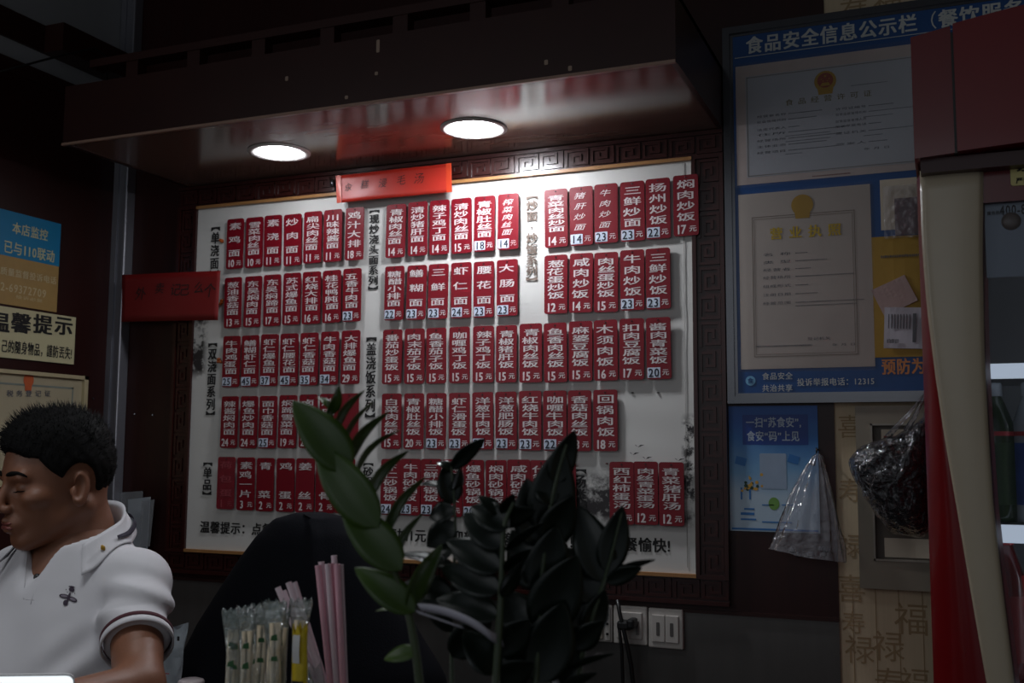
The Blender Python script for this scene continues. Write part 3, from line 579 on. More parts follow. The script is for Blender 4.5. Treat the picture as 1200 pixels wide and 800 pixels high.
p = np_(886, 406); dashes(b, p.x, p.x+0.125, p.z, yt, 91, 0.003)
kid(b, 'printed_text', GREYINK, c2)
# clear pocket covers of the board
FILM = film('clear pocket film', (200, 200, 204), 0.05, 0.10, 0.35, 9, 0.10)
for nm, px in (('clear_pocket', [(861, 77), (1102, 42), (1102, 197), (862, 221)]), ('clear_pocket', [(863, 228), (1022, 212), (1026, 434), (866, 436)])):
    tl, tr, br, bl = [np_(*p, 0.006) for p in px]; b = MB()
    b.grid(lambda u, v: (lambda q: Vector((q.x, q.y-0.002-0.004*abs(mnoise.noise((u*3.5+len(px)*2, v*4, bl.z*9)))-0.003*math.sin(PI*u)*math.sin(PI*v), q.z)))(tl.lerp(tr, u).lerp(bl.lerp(br, u), v)), 40, 40)
    o = kid(b, nm, FILM, nb, True)
# slips in the narrow pockets
def slip(name, label, cx, cy, w, h, ang, mat, d, extra=None, cat='paper slip'):
    p = np_(cx, cy, d); root = thing(name, label, cat, p)
    b = MB(); b.grid(lambda u, v: ((u-0.5)*w, 0.0015*math.sin(5*u+4*v), (v-0.5)*h), 8, 8); b.box((-w/2, 0.002, -h/2), (w/2, 0.0028, h/2)); o = b.build('sheet', mat, root, smooth=False)
    if extra:
        b = MB(); extra(b, w, h); b.build('print', GREYINK, root)
    root.rotation_euler = (0, ang, 0); return root
slip('envelope', 'yellow ochre envelope in the narrow pocket of the notice board', 1068, 346, 0.155, 0.262, 0.0, pm('ochre envelope', (182, 144, 58), 0.6, var=0.1), 0.003, lambda b, w, h: (dashes(b, -w*0.38, w*0.3, h*0.33, -0.003, 5, 0.006),), 'envelope')
slip('paper_slip', 'pink creased slip stuck over the yellow envelope', 1048, 346, 0.075, 0.062, -0.42, pm('pinkish slip', (184, 158, 152), 0.6, var=0.15, nscale=30), 0.008)
slip('paper_slip', 'white printed slip at the foot of the yellow envelope', 1060, 384, 0.082, 0.088, 0.05, pm('greyish slip', (196, 192, 200), 0.6), 0.009,
     lambda b, w, h: ([b.box((-w*0.4+i*0.006, -0.003, -h*0.02), (-w*0.4+i*0.006+0.0018, -0.002, h*0.33)) for i in range(8)], b.box((w*0.2, -0.003, -h*0.35), (w*0.28, -0.002, h*0.35)), dashes(b, -w*0.42, -w*0.1, -h*0.33, -0.003, 9, 0.010)))
root = thing('plastic_pouch', 'crumpled clear pouch over pinkish paper in the top pocket of the notice board', 'plastic pouch', np_(1060, 248, 0.01))
b = MB(); b.grid(lambda u, v: ((u-0.5)*0.085, -0.004-0.010*abs(mnoise.noise((u*5, v*5, 3)))-0.004*math.sin(PI*u), (v-0.5)*0.115), 30, 30); b.build('clear_film', film('crumpled pouch film', (205, 200, 204), 0.18, 0.15, 0.9, 60, 0.3), root, smooth=True)
b = MB(); b.box((-0.02, -0.002, -0.05), (0.03, 0.0, 0.03)); b.build('paper', pm('mauve paper', (150, 128, 132), 0.7), root)

# ------------------------------------------------------------------ blue poster
px0, px1, pz0, pz1 = -0.4625, -0.267, 1.424, 1.703
pst = thing('poster', 'blue and white poster with yellow flowers pasted below the notice board', 'poster', ((px0+px1)/2, WY, pz0))
def poster_mat():
    m = pm('blue to white poster print', (20, 92, 170), 0.4, var=0.05); nt = m.node_tree; N = nt.nodes.new; L = nt.links.new; bs = nt.nodes['Principled BSDF']
    tc = N('ShaderNodeTexCoord'); sp = N('ShaderNodeSeparateXYZ'); L(tc.outputs['Object'], sp.inputs[0]); mr = N('ShaderNodeMapRange'); mr.inputs[1].default_value = pz0; mr.inputs[2].default_value = pz1; L(sp.outputs[2], mr.inputs[0])
    n = N('ShaderNodeTexNoise'); n.inputs['Scale'].default_value = 12; L(tc.outputs['Object'], n.inputs['Vector']); ad = N('ShaderNodeMath'); ad.operation = 'MULTIPLY_ADD'; ad.inputs[1].default_value = 0.25; L(n.outputs['Fac'], ad.inputs[0]); L(mr.outputs[0], ad.inputs[2])
    cr = N('ShaderNodeValToRGB'); L(ad.outputs[0], cr.inputs[0]); e = cr.color_ramp.elements; e[0].position = 0.40; e[0].color = (*s2l((176, 196, 212)), 1); e[1].position = 1.08 if False else 1.0; e[1].color = (*s2l((14, 84, 164)), 1)
    x = cr.color_ramp.elements.new(0.62); x.color = (*s2l((112, 160, 200)), 1); x = cr.color_ramp.elements.new(0.84); x.color = (*s2l((40, 110, 180)), 1)
    L(cr.outputs[0], bs.inputs['Base Color']); return m
b = MB(); b.box((px0, WY-0.0025, pz0), (px1, WY-0.001, pz1)); kid(b, 'printed_sheet', poster_mat(), pst)
yp = WY-0.0032
def pp(px, py): return P(px, py, yp)
b = MB(); a = pp(873, 488); c = pp(944, 519); b.box((a.x-0.006, yp+0.0002, c.z-0.004), (c.x+0.006, yp+0.0004, a.z+0.004)); kid(b, 'title_band', pm('deep blue band', (10, 58, 140), 0.4), pst)
b = MB(); a = pp(874, 495); c = pp(939, 495); line(b, '一扫“苏食安”,', a.x, a.z, 0.024, yp, 0.025, fit=c.x-a.x); a = pp(875, 511); c = pp(937, 511); line(b, '食安“码”上见', a.x, a.z, 0.024, yp, 0.025, fit=c.x-a.x); kid(b, 'title', pm('pale blue white letters', (176, 190, 206), 0.5), pst)
b = MB(); a = pp(890, 531); c = pp(922, 573); b.prism(rrect(a.x, c.z, c.x, a.z, 0.003), yp, yp+0.0005); kid(b, 'blank_card', pm('pale card print', (150, 168, 190), 0.5), pst)
b = MB(); a = pp(907, 590); b.add([(a.x+0.012*math.cos(2*PI*k/20), yp, a.z+0.014*math.sin(2*PI*k/20)) for k in range(20)], [tuple(range(20))]); kid(b, 'green_dot', pm('green print', (112, 158, 74), 0.5), pst)
b = MB()
for i in range(26):
    a = pp(random.gauss(880, 6), random.gauss(569, 5)); r = random.uniform(0.002, 0.0045); q = random.uniform(0, 6); b.add([(a.x+r*math.cos(q+2*PI*k/6), yp-0.0002*i/26, a.z+r*math.sin(q+2*PI*k/6)) for k in range(6)], [tuple(range(6))], 0 if i % 4 else 1)
kid(b, 'printed_flowers', [pm('printed yellow', (206, 158, 60), 0.5), pm('printed dark green', (26, 60, 44), 0.5)], pst)
b = MB()
for (x, y, w, h) in ((868, 603, 16, 3), (872, 597, 12, 2), (868, 609, 18, 2), (893, 592, 14, 1.2), (916, 592, 16, 1.2), (893, 612, 34, 1.5), (868, 585, 2, 14), (878, 585, 2, 12)):
    a = pp(x, y); b.box((a.x, yp, a.z), (a.x+w*0.0019, yp+0.0003, a.z+h*0.0019))
for (x, y, q) in ((930, 538, 0.3), (868, 540, 0.25)):
    a = pp(x, y); w = 0.024; b.add([(a.x+dx*math.cos(q)+dz*math.sin(q), yp, a.z+dz*math.cos(q)-dx*math.sin(q)) for dx, dz in ((-w/2, -0.009), (w/2, -0.009), (w/2, 0.009), (-w/2, 0.009))], [(0, 1, 2, 3)])
a = pp(900, 609); b.box((px0+0.004, yp, pz0+0.003), (px1-0.004, yp+0.0003, pz0+0.007))
kid(b, 'icon_pattern', pm('mid blue print', (44, 112, 178), 0.5), pst)

# ------------------------------------------------------------------ grey framed hatch in the wall
hx0, hx1, hz0, hz1 = -0.186, 0.06, 1.314, 1.700
hat = thing('wall_hatch', 'grey beige framed recessed hatch in the papered wall below the notice board', 'wall hatch', ((hx0+hx1)/2, WY, hz0))
ix0, ix1, iz0, iz1 = -0.156, 0.03, 1.373, 1.662
b = MB()
for (a, c) in (((hx0, hz0), (hx1, iz0)), ((hx0, iz1), (hx1, hz1)), ((hx0, iz0), (ix0, iz1)), ((ix1, iz0), (hx1, iz1))): b.box((a[0], WY-0.022, a[1]), (c[0], WY+0.003, c[1]))
kid(b, 'frame', GREYP, hat)
b = MB()
for (a, c) in (((ix0, iz0), (ix1, iz0+0.004)), ((ix0, iz1-0.004), (ix1, iz1)), ((ix0, iz0), (ix0+0.004, iz1))): b.box((a[0], WY-0.026, a[1]), (c[0], WY-0.018, c[1]))
kid(b, 'inner_bead', pm('light grey bead', (150, 142, 130), 0.35), hat)
b = MB(); b.box((ix0, WY-0.006, iz0), (ix1, WY+0.002, iz1)); kid(b, 'panel', pm('taupe panel', (96, 86, 76), 0.5), hat)
for z0, z1 in ((1.585, 1.650), (1.38, 1.42)): kid(MB().box((-0.135, WY-0.0068, z0), (0.02, WY-0.006, z1)), 'pasted_paper', PAPERC, hat)
b = MB(); b.box((-0.130, WY-0.0074, 1.626), (0.0, WY-0.0068, 1.636)); kid(b, 'red_print', pm('dull red print', (130, 40, 36), 0.6), hat)

# ------------------------------------------------------------------ plastic bags on hooks
root = thing('plastic_bag', 'clear thin plastic bag hanging by the blue poster', 'plastic bag', P(958, 533, 2.385))
ap = P(957, 533, 2.385)
def bagpt(u, v):
    t = v; L0 = P(958-52*t**0.8-3, 533+108*t, 2.385); R0 = P(958+30*t**0.75+3, 533+125*t, 2.385)
    a = 2*PI*u; cx = (L0+R0)/2; w = (R0-L0).length/2; d = 0.006+0.020*t
    rip = 1+0.10*math.sin(13*a)*(1-t*0.5)+0.12*mnoise.noise((u*9, v*3, 1))
    q = Vector((cx.x+w*rip*math.cos(a), 2.388-d+d*rip*math.sin(a), cx.z+(R0.z-L0.z)/2*math.cos(a)))
    return q+Vector((0, -0.004*abs(mnoise.noise((u*14, v*6, 4))), 0.004*mnoise.noise((u*6, v*6, 7))))
BAGF = film('clear bag film', (214, 212, 218), 0.13, 0.16, 0.8, 50, 0.28)
b = MB(); b.grid(bagpt, 72, 28, wrap=True); b.add([bagpt(i/72, 1) for i in range(72)], [tuple(range(72))]); o = kid(b, 'film', BAGF, root, True)
b = MB(); b.tube([P(952, 545, 2.383), P(954, 536, 2.383), P(958, 532, 2.383), P(962, 535, 2.383), P(965, 548, 2.383)], [0.006, 0.005, 0.004, 0.005, 0.006], 10); kid(b, 'handle', BAGF, root, True)
b = MB()
for i in range(9):
    c = P(random.uniform(925, 975), random.uniform(642, 650), 2.37); b.lathe([(0.0001, -0.007), (0.008, -0.002), (0.007, 0.004), (0.0001, 0.007)], c, 7)
kid(b, 'crumpled_scraps', pm('grey foil scraps', (120, 118, 122), 0.25, 0.6), root)
p = P(958, 530, 2.40); b = MB(); b.tube([(p.x, WY, p.z+0.006), (p.x, WY-0.03, p.z+0.006), (p.x, WY-0.038, p.z), (p.x, WY-0.036, p.z+0.010)], 0.002, 8)
tag(b.build('hook', ALU, smooth=True), 'small metal hook holding the clear plastic bag', 'hook')

YB = 2.30
root = thing('bin_bag', 'crumpled black plastic bag hanging before the grey framed hatch', 'plastic bag', P(1055, 560, YB))
out = [(1089, 560), (1089, 520), (1088, 490), (1080, 492), (1068, 503), (1050, 512), (1030, 517), (1010, 525), (996, 540), (1000, 556), (1010, 572), (1022, 592), (1032, 606), (1042, 620), (1060, 626), (1080, 628), (1088, 620), (1089, 590)]
cb = P(1052, 562, YB); ov = [P(x, y, YB)-cb for x, y in out]; av = sorted([(math.atan2(v.z, v.x), v.length) for v in ov])
def rad(a):
    a = (a+PI) % (2*PI)-PI
    for i in range(len(av)):
        a0, r0 = av[i-1]; a1, r1 = av[i]
        if i == 0: a0 -= 2*PI
        if a0 <= a <= a1: return r0+(r1-r0)*(a-a0)/(a1-a0)
    a0, r0 = av[-1]; a1, r1 = av[0]; a1 += 2*PI; return r0+(r1-r0)*(a-a0)/(a1-a0)
def bbag(u, v):
    a = 2*PI*u; ph = PI*v; r = rad(a)*math.sin(ph)**0.8
    n = 1-abs(mnoise.noise((math.cos(a)*2.6*math.sin(ph)+5, math.sin(a)*2.6*math.sin(ph), math.cos(ph)*2)))*0.24
    f2 = 0.010*abs(mnoise.noise((math.cos(a)*9*math.sin(ph), math.sin(a)*9*math.sin(ph), math.cos(ph)*7+3)))
    return Vector((cb.x+r*math.cos(a), YB-0.062*math.cos(ph)*n+f2, cb.z+r*math.sin(a)))
b = MB(); b.grid(bbag, 90, 46, wrap=True); kid(b, 'black_film', pm('black bag film', (15, 15, 17), 0.2, bump=0.7, bscale=70, spec=0.6), root, True)
b = MB(); b.grid(lambda u, v: cb+(bbag(u, v)-cb)*(1.03+0.05*mnoise.noise((u*20, v*12, 8))), 90, 46, wrap=True); kid(b, 'clear_outer_film', film('clear outer film', (170, 168, 176), 0.03, 0.14, 1.0, 90, 0.16), root, True)
b = MB()
for k, (a, c) in enumerate((((1083, 462), (1040, 512)), ((1084, 462), (1062, 505)), ((1085, 462), (1083, 498)))): b.tube([P(*a, YB-0.01), P((a[0]+c[0])/2+2, (a[1]+c[1])/2-1, YB-0.012), P(*c, YB-0.01)], [0.0022, 0.0035, 0.007], 6)
kid(b, 'gathered_handle', BAGF, root, True)

# ------------------------------------------------------------------ drinks fridge
FY = 1.75
fx0, fx1 = -0.035, 0.60
fri = thing('drinks_fridge', 'red and cream upright drinks fridge with a glass door', 'fridge', (fx0, FY, 0))
def fp(px, py, Y=FY): p = P(px, py, Y); return (p.x, p.z)
INT = pm('grey fridge liner', (120, 124, 128), 0.4, var=0.04)
b = MB(); b.box((fx0+0.004, FY+0.06, 0.08), (fx0+0.02, 2.36, 2.05)); b.box((fx1-0.016, FY+0.06, 0.08), (fx1, 2.36, 2.05)); b.box((fx0+0.004, FY+0.06, 2.03), (fx1, 2.36, 2.05)); b.box((fx0+0.004, FY+0.06, 0.08), (fx1, 2.36, 0.2)); b.box((fx0+0.004, 2.345, 0.2), (fx1, 2.36, 2.03)); kid(b, 'cabinet_body', REDP, fri)
b = MB(); b.box((fx0+0.02, FY+0.06, 0.2), (fx0+0.05, 2.345, 2.03)); b.box((fx1-0.04, FY+0.06, 0.2), (fx1-0.016, 2.345, 2.03)); b.box((fx0+0.05, 2.325, 0.2), (fx1-0.04, 2.345, 2.03)); kid(b, 'liner', INT, fri)
# crown panel above the door
hd = MB(); n = 14
def crown(seg0, seg1, Y0, Y1):
    xs = [seg0+(seg1-seg0)*i/n for i in range(n+1)]
    top = [(x, 2.243+0.035*math.sin(PI*min(1, max(0, (x-fx0)/(fx1-fx0))))) for x in xs]; bot = [(x, 2.050+0.012*math.sin(PI*min(1, max(0, (x-fx0)/(fx1-fx0))))) for x in xs]
    return bot+top[::-1]
root2 = kid(MB().prism(crown(fx0, 0.0225, 0, 0), FY-0.045, FY+0.30), 'crown_end', pm('crown end red', (104, 6, 12), 0.22, var=0.05, coat=0.2), fri)
kid(MB().prism(crown(0.026, fx1, 0, 0), FY-0.052, FY+0.30), 'crown_panel', REDP, fri)
b = MB(); b.box((0.0215, FY-0.044, 2.053), (0.027, FY+0.2, 2.243)); kid(b, 'crown_seam', DARK, fri)
b = MB(); b.box((fx0+0.008, FY-0.03, 2.030), (fx1, FY+0.06, 2.052)); kid(b, 'crown_underside', pm('dark maroon plastic', (52, 10, 12), 0.4), fri)
# curved front frame: cream swoosh over a rounded red post
CL = [(1078, 208), (1080, 280), (1086, 360), (1096, 440), (1108, 520), (1122, 600), (1137, 690), (1156, 800)]
CR = [(1152.5, 190), (1151.5, 300), (1153.5, 410), (1158, 500), (1164, 590), (1174, 680), (1189, 800)]
def curve_x(tab, z):
    pts = [fp(*q) for q in tab]
    if z >= pts[0][1]: return pts[0][0]
    for (xa, za), (xb, zb) in zip(pts[:-1], pts[1:]):
        if zb <= z <= za: return xb+(xa-xb)*(z-zb)/(za-zb)
    (xa, za), (xb, zb) = pts[-2:]; return xb+(xb-xa)*(z-zb)/(zb-za)*0.35
zs = [2.04-(2.04-0.1)*i/60 for i in range(61)]
b = MB()
b.grid(lambda u, v: (lambda z: (curve_x(CL, z)+(curve_x(CR, z)-curve_x(CL, z))*u, FY-0.004-0.006*math.sin(PI*u)**0.5*(1 if u not in (0, 1) else 0), z))(2.04-1.94*v), 12, 61)
o = kid(b, 'cream_front', CREAM, fri, True); md = o.modifiers.new('thick', 'SOLIDIFY'); md.thickness = 0.006; md.offset = 1
b = MB(); b.grid(lambda u, v: (lambda z: (fx0+(curve_x(CL, z)+0.012-fx0)*u**1.3, FY+0.06-0.058*math.sin(PI/2*min(1, u*1.15)), z))(2.04-1.96*v), 14, 61); kid(b, 'red_side_post', REDP, fri, True)
b = MB(); b.grid(lambda u, v: (lambda z: (curve_x(CR, z)-0.004+0.012*u, FY-0.006+0.03*u, z))(2.04-1.94*v), 3, 61); kid(b, 'door_gasket', pm('dark red gasket', (70, 8, 12), 0.35), fri)
zt = fp(1180, 236)[1]
b = MB(); b.box((0.045, FY-0.002, zt), (fx1, FY+0.04, 2.035)); kid(b, 'door_top_frame', pm('deep red door frame', (92, 10, 16), 0.25), fri)
b = MB(); b.box((0.05, FY+0.004, 0.2), (fx1-0.02, FY+0.010, zt)); kid(b, 'door_glass', film('fridge door glass', (200, 206, 210), 0.02, 0.03, 0.0, 5, 0.12), fri)
b = MB(); a = fp(1153, 238, FY+0.015); c = fp(1230, 322, FY+0.015); b.box((a[0], FY+0.012, c[1]), (c[0]+0.25, FY+0.016, a[1])); kid(b, 'lamp_cover', pm('silver grey lamp cover', (112, 120, 130), 0.4, 0.4, var=0.1, nscale=3), fri)
b = MB(); a = fp(1171, 245, FY+0.01); line(b, '400-820-8888', a[0], a[1]-0.002, 0.022, FY+0.0112, 0.02, sx=0.62, gap=0.03); kid(b, 'phone_number', BLACKINK, fri)
b = MB(); a = fp(1156.5, 247, FY+0.01); line(b, '服务热线', a[0], a[1]-0.004, 0.0065, FY+0.0112, 0.03, sx=0.9); kid(b, 'small_print', BLACKINK, fri)
b = MB(); a = fp(1185, 259, FY+0.011); b.lathe([(0.014, 0.0), (0.0125, 0.004), (0.006, 0.006), (0.0001, 0.0065)], (0, 0, 0), 24); b.v = [(a[0]+x, FY+0.0118-z, a[1]+y) for x, y, z in b.v]; kid(b, 'round_knob', pm('brown grey knob', (96, 84, 80), 0.3), fri, True)
a = fp(1183, 183); c = fp(1215, 216); b = MB(); b.prism(rrect(a[0], c[1], c[0]+0.02, a[1], 0.004), FY-0.0035, FY-0.002); st = kid(b, 'yellow_sticker', pm('pale yellow sticker', (196, 184, 120), 0.5), fri)
b = MB(); put(b, '禁', a[0]+0.021, (a[1]+c[1])/2+0.009, 0.026, 0.026, FY-0.0042, 0.03); line(b, '严禁', a[0]+0.007, c[1]+0.007, 0.010, FY-0.0042, 0.03); o = b.build('sticker_print', BLACKINK); o.parent = st
b = MB(); b.box((fx1-0.062, FY+0.062, 0.25), (fx1-0.05, FY+0.07, 2.0)); kid(b, 'added_fill_strip', emit('added fridge fill glow', (236, 244, 255), 14.0), fri)  # unseen glowing strip, added to brighten the bottles on the shelves
RAIL = emit('lit shelf rail', (206, 222, 240), 0.62)
for i, (z0, z1) in enumerate(((1.718, 1.742), (1.461, 1.489), (1.215, 1.243))):
    b = MB(); b.box((fx0+0.05, FY+0.10, z1-0.008), (fx1-0.04, 2.325, z1-0.002)); sh = kid(b, 'shelf', pm('grey wire shelf', (90, 94, 98), 0.35, 0.4), fri)
    b = MB(); b.box((fx0+0.05, FY+0.094, z0), (fx1-0.04, FY+0.10, z1), bev=0.001); o = b.build('light_rail', RAIL); o.parent = sh
def bottle(label, px, zb, liquid, label_mat, cap, h=0.225, r=0.033, yy=FY+0.145, band=None):
    p = P(px, 540, yy); root = thing('drink_bottle', label, 'bottle', (p.x, yy, zb), 'bottles in the drinks fridge'); s_ = h/0.225
    b = MB(); b.lathe([(0.0001, 0.001), (r*0.9, 0.002), (r, 0.01), (r, 0.135*s_), (r*0.95, 0.155*s_), (r*0.55, 0.192*s_), (0.0135, 0.202*s_), (0.0135, 0.21*s_), (0.0001, 0.21*s_)], (0, 0, 0), 28); b.build('body', liquid, root, smooth=True)
    b = MB(); b.lathe([(r+0.0006, 0.03*s_), (r+0.0006, 0.128*s_)], (0, 0, 0), 28); b.build('label', label_mat, root, smooth=True)
    b = MB(); b.lathe([(0.0155, 0.203*s_), (0.0155, 0.222*s_), (0.014, 0.225*s_), (0.0001, 0.225*s_)], (0, 0, 0), 20); b.build('cap', cap, root, smooth=True)
    if band: b = MB(); b.lathe([(r+0.001, 0.139*s_), (r*0.985+0.001, 0.146*s_)], (0, 0, 0), 28); b.build('red_band', band, root, smooth=True)
    return root
REDB = pm('red plastic band', (170, 24, 34), 0.4); CLEARP = pm('milky clear plastic', (150, 156, 162), 0.15); 
bottle('dark green tea bottle with a pale cap on the middle fridge shelf', 1166, 1.489, pm('dark green tea', (30, 52, 22), 0.12), pm('deep green label', (30, 62, 18), 0.4), CLEARP, band=REDB)
bottle('water bottle with a blue and white label on the middle fridge shelf', 1212, 1.489, CLEARP, pm('blue and white label', (40, 74, 150), 0.35, var=0.9, nscale=26), CLEARP, band=REDB)
bottle('red soda bottle beside the red carton on the lowest visible fridge shelf', 1172, 1.243, pm('dark red soda', (92, 10, 16), 0.15), pm('red soda label', (120, 10, 18), 0.4), REDB, h=0.235, r=0.031)
p = P(1216, 700, FY+0.15); root = thing('drink_carton', 'bright red carton with yellow marks on the lowest visible fridge shelf', 'carton', (p.x, FY+0.16, 1.243))
b = MB(); b.box((-0.033, -0.033, 0), (0.033, 0.033, 0.165), bev=0.003); b.build('box', pm('bright red carton', (204, 14, 26), 0.35), root)
b = MB()
for z in (0.116, 0.096): b.add([(-0.016, -0.0338, z), (-0.012, -0.0338, z-0.008), (-0.004, -0.0338, z+0.004), (-0.008, -0.0338, z+0.009)], [(0, 1, 2, 3)])
b.build('yellow_mark', YELLOWINK, root)

# ------------------------------------------------------------------ signs on the side wall (local x runs along the wall, -y faces the room)
def wall_sign(name, label, cat, y0, y1, z0, z1, mat, thick=0.003, d=0.0):
    root = thing(name, label, cat, (LX+d, 0, 0), None, (0, 0, PI/2))
    b = MB(); b.box((y0, -thick, z0), (y1, 0, z1)); b.build('sheet', mat, root); return root, -thick-0.0008
def lw(px, py): q = PX(px, py, LX+0.003); return q.y, q.z
ya, za = lw(71.5, 262.5); _, zb = lw(70, 312.5); _, zc = lw(68, 366)
root, yt = wall_sign('surveillance_sign', 'blue and ochre surveillance notice on the side wall above the cream sign', 'wall sign', 1.76, ya, zc, za, pm('ochre sign print', (176, 142, 84), 0.45))
b = MB(); b.box((1.76, yt+0.0002, zb), (ya, yt+0.0006, za)); b.build('blue_field', pm('cyan blue sign print', (16, 128, 176), 0.4, var=0.05), root)
b = MB(); q = lw(14, 267); q2 = lw(56, 276); line(b, '本店监控', q[0], (q[1]+q2[1])/2, 0.033, yt, 0.02, fit=q2[0]-q[0]); q = lw(4, 288); q2 = lw(64, 299); line(b, '已与110联动', q[0], (q[1]+q2[1])/2-0.003, 0.036, yt, 0.02, fit=q2[0]-q[0]); b.build('blue_field_lettering', pm('pale yellow letters', (206, 204, 160), 0.5), root)
b = MB(); q = lw(0, 318); q2 = lw(66, 328); line(b, '质量监督投诉电话', q[0], (q[1]+q2[1])/2, 0.022, yt, 0.015, fit=q2[0]-q[0]); q = lw(0, 335); q2 = lw(54, 344); line(b, '2-69372709', q[0], (q[1]+q2[1])/2, 0.031, yt, 0.01, fit=q2[0]-q[0]); q = lw(18, 348); q2 = lw(50, 352); line(b, '投诉必复', q[0], (q[1]+q2[1])/2, 0.010, yt, 0.0, fit=q2[0]-q[0]); b.build('phone_text', pm('pale cream letters', (206, 190, 150), 0.5), root)
ya, za = lw(88, 372); _, zc = lw(86, 427)
root, yt = wall_sign('reminder_sign', 'cream plastic reminder sign with bold black heading on the side wall', 'wall sign', 1.70, ya, zc, za, pm('cream plastic sign', (206, 198, 158), 0.4, var=0.04), 0.006, 0.0004)
b = MB()
for px, ch in ((-2, '温'), (23.5, '馨'), (49, '提'), (73.5, '示')): q = lw(px, 379+ (px-23)*0.06); put(b, ch, q[0], q[1], 0.066, 0.055, yt, 0.035)
b.build('heading', BLACKINK, root)
b = MB(); q = lw(0, 404.5); q2 = lw(83, 415); line(b, '己的隨身物品，謹防丟失!', q[0], (q[1]+q2[1])/2, 0.036, yt, 0.02, fit=q2[0]-q[0]); b.build('small_line', BLACKINK, root)
ya, za = lw(100.5, 441); zc = 1.50
root = thing('framed_certificate', 'cream certificate in a thin pale frame on the side wall behind the man', 'certificate', (LX, 0, 0), None, (0, 0, PI/2))
b = MB(); b.box((1.80, -0.004, zc), (ya, 0, za)); b.build('paper', pm('cream certificate paper', (176, 164, 136), 0.5, var=0.04), root)
b = MB()
for (a, c) in (((1.80, za-0.010), (ya, za)), ((ya-0.014, zc), (ya, za)), ((1.80, zc), (ya, zc+0.01))): b.box((a[0], -0.014, a[1]), (c[0], 0, c[1]))
b.build('frame', pm('pale frame strip', (190, 176, 140), 0.4), root)
b = MB(); border(b, 1.83, ya-0.045, zc+0.03, za-0.034, 0.005, -0.0048); b.build('border_line', pm('grey green border print', (126, 134, 126), 0.6), root)
q = lw(33, 445); b = MB()
b.add([(q[0]+0.017*math.cos(2*PI*k/20), -0.0052, q[1]+0.020*math.sin(2*PI*k/20)) for k in range(20)], [tuple(range(20))]); b.add([(q[0]-0.012, -0.0050, q[1]-0.012), (q[0]-0.010, -0.0050, q[1]-0.030), (q[0]+0.010, -0.0050, q[1]-0.030), (q[0]+0.012, -0.0050, q[1]-0.012)], [(0, 1, 2, 3)])
b.build('emblem', pm('orange red emblem', (196, 92, 48), 0.5), root)
b = MB()
for px, ch in ((11, '税'), (22, '务'), (33, '登'), (44, '记'), (55, '证')): q = lw(px, 461); put(b, ch, q[0], q[1], 0.022, 0.018, -0.0052, 0.015)
b.build('title', GREYINK, root)
b = MB()
for (x, y) in ((109, 467), (158, 485), (179, 486)):
    p = PX(x, y, LX+0.001) if x < 130 else P(x, y, WY-0.001); b.lathe([(0.0001, -0.003), (0.003, -0.002), (0.003, 0.002), (0.0001, 0.003)], p, 8)
    b2 = b; tag(b2.build('nail', ALU), {109: 'small nail in the side wall beside the framed certificate', 158: 'small nail in the wood panel near the corner strip', 179: 'small nail in the wood panel nearer the banner'}[x], 'nail'); b = MB()

# ------------------------------------------------------------------ back counter, things behind the man
def table(name, label, x0, x1, y0, y1, zt, mat):
    root = thing(name, label, 'counter', ((x0+x1)/2, (y0+y1)/2, 0))
    b = MB(); b.box((x0, y0, zt-0.04), (x1, y1, zt), bev=0.004); kid(b, 'worktop', mat, root)
    b = MB(); b.box((x0+0.03, y0+0.02, 0.0), (x1-0.03, y1-0.02, zt-0.04)); kid(b, 'base_cabinet', FASCIA, root); return root
table('serving_counter', 'serving counter carrying the potted plant, straws and chopsticks', -0.98, 0.25, 0.62, 1.20, 1.08, pm('dark serving worktop', (40, 38, 38), 0.3))
table('cash_desk', 'cash desk in front of the man in the white polo shirt', -1.75, -0.99, 0.62, 1.12, 1.06, pm('dark desk worktop', (44, 38, 36), 0.3))
root = thing('document_holder', 'clear document holder with pale sheets on the wood panel behind the man', 'document holder', P(160, 600, WY-0.02))
def quad(b, pts, Y): b.add([P(x, y, Y) for x, y in pts], [(3, 2, 1, 0)])
CLH = film('clear holder plastic', (190, 194, 198), 0.30, 0.08, 0.15, 8, 0.3)
for k, (pts, Y) in enumerate((([(139, 577), (167, 575), (165, 640), (137, 640)], WY-0.012), ([(150, 585), (176, 582), (172, 645), (150, 645)], WY-0.024), ([(166, 587), (180.5, 585), (175, 640), (164, 640)], WY-0.034))):
    b = MB(); quad(b, pts, Y); b.v += [(x, y+0.002, z) for x, y, z in b.v]; b.f += [(4, 5, 6, 7), (0, 1, 5, 4), (1, 2, 6, 5), (2, 3, 7, 6), (3, 0, 4, 7)]; b.mi += [0]*5
    kid(b, ('back_plate', 'pale_sheet', 'front_plate')[k], CLH if k != 1 else pm('pale blue grey sheet', (160, 166, 174), 0.5), root)
sA, sB = P(180, 800, 1.73).x, P(236, 800, 1.73).x
table('side_stand', 'narrow side stand behind the man carrying the printed bag and the pink tub', sA, sB, 1.69, 1.775, 1.06, pm('dark worktop', (50, 46, 46), 0.35))
pb = P(198, 795, 1.73); root = thing('carrier_bag', 'white printed plastic carrier bag standing behind the elbow of the man', 'plastic bag', (pb.x, 1.73, 1.06))
tl, tr = P(184, 740, 1.73), P(221, 729, 1.73); bl, br = Vector((tl.x-0.004, 1.73, 1.061)), Vector((tr.x-0.030, 1.73, 1.061))
b = MB(); b.grid(lambda u, v: (lambda a: (lambda q: Vector((q.x, q.y+0.025*v*math.sin(a)+0.006*mnoise.noise((u*8, v*6, 2)), q.z)))(tl.lerp(tr, 0.5-0.5*math.cos(a)).lerp(bl.lerp(br, 0.5-0.5*math.cos(a)), v)))(2*PI*u), 48, 20, wrap=True)
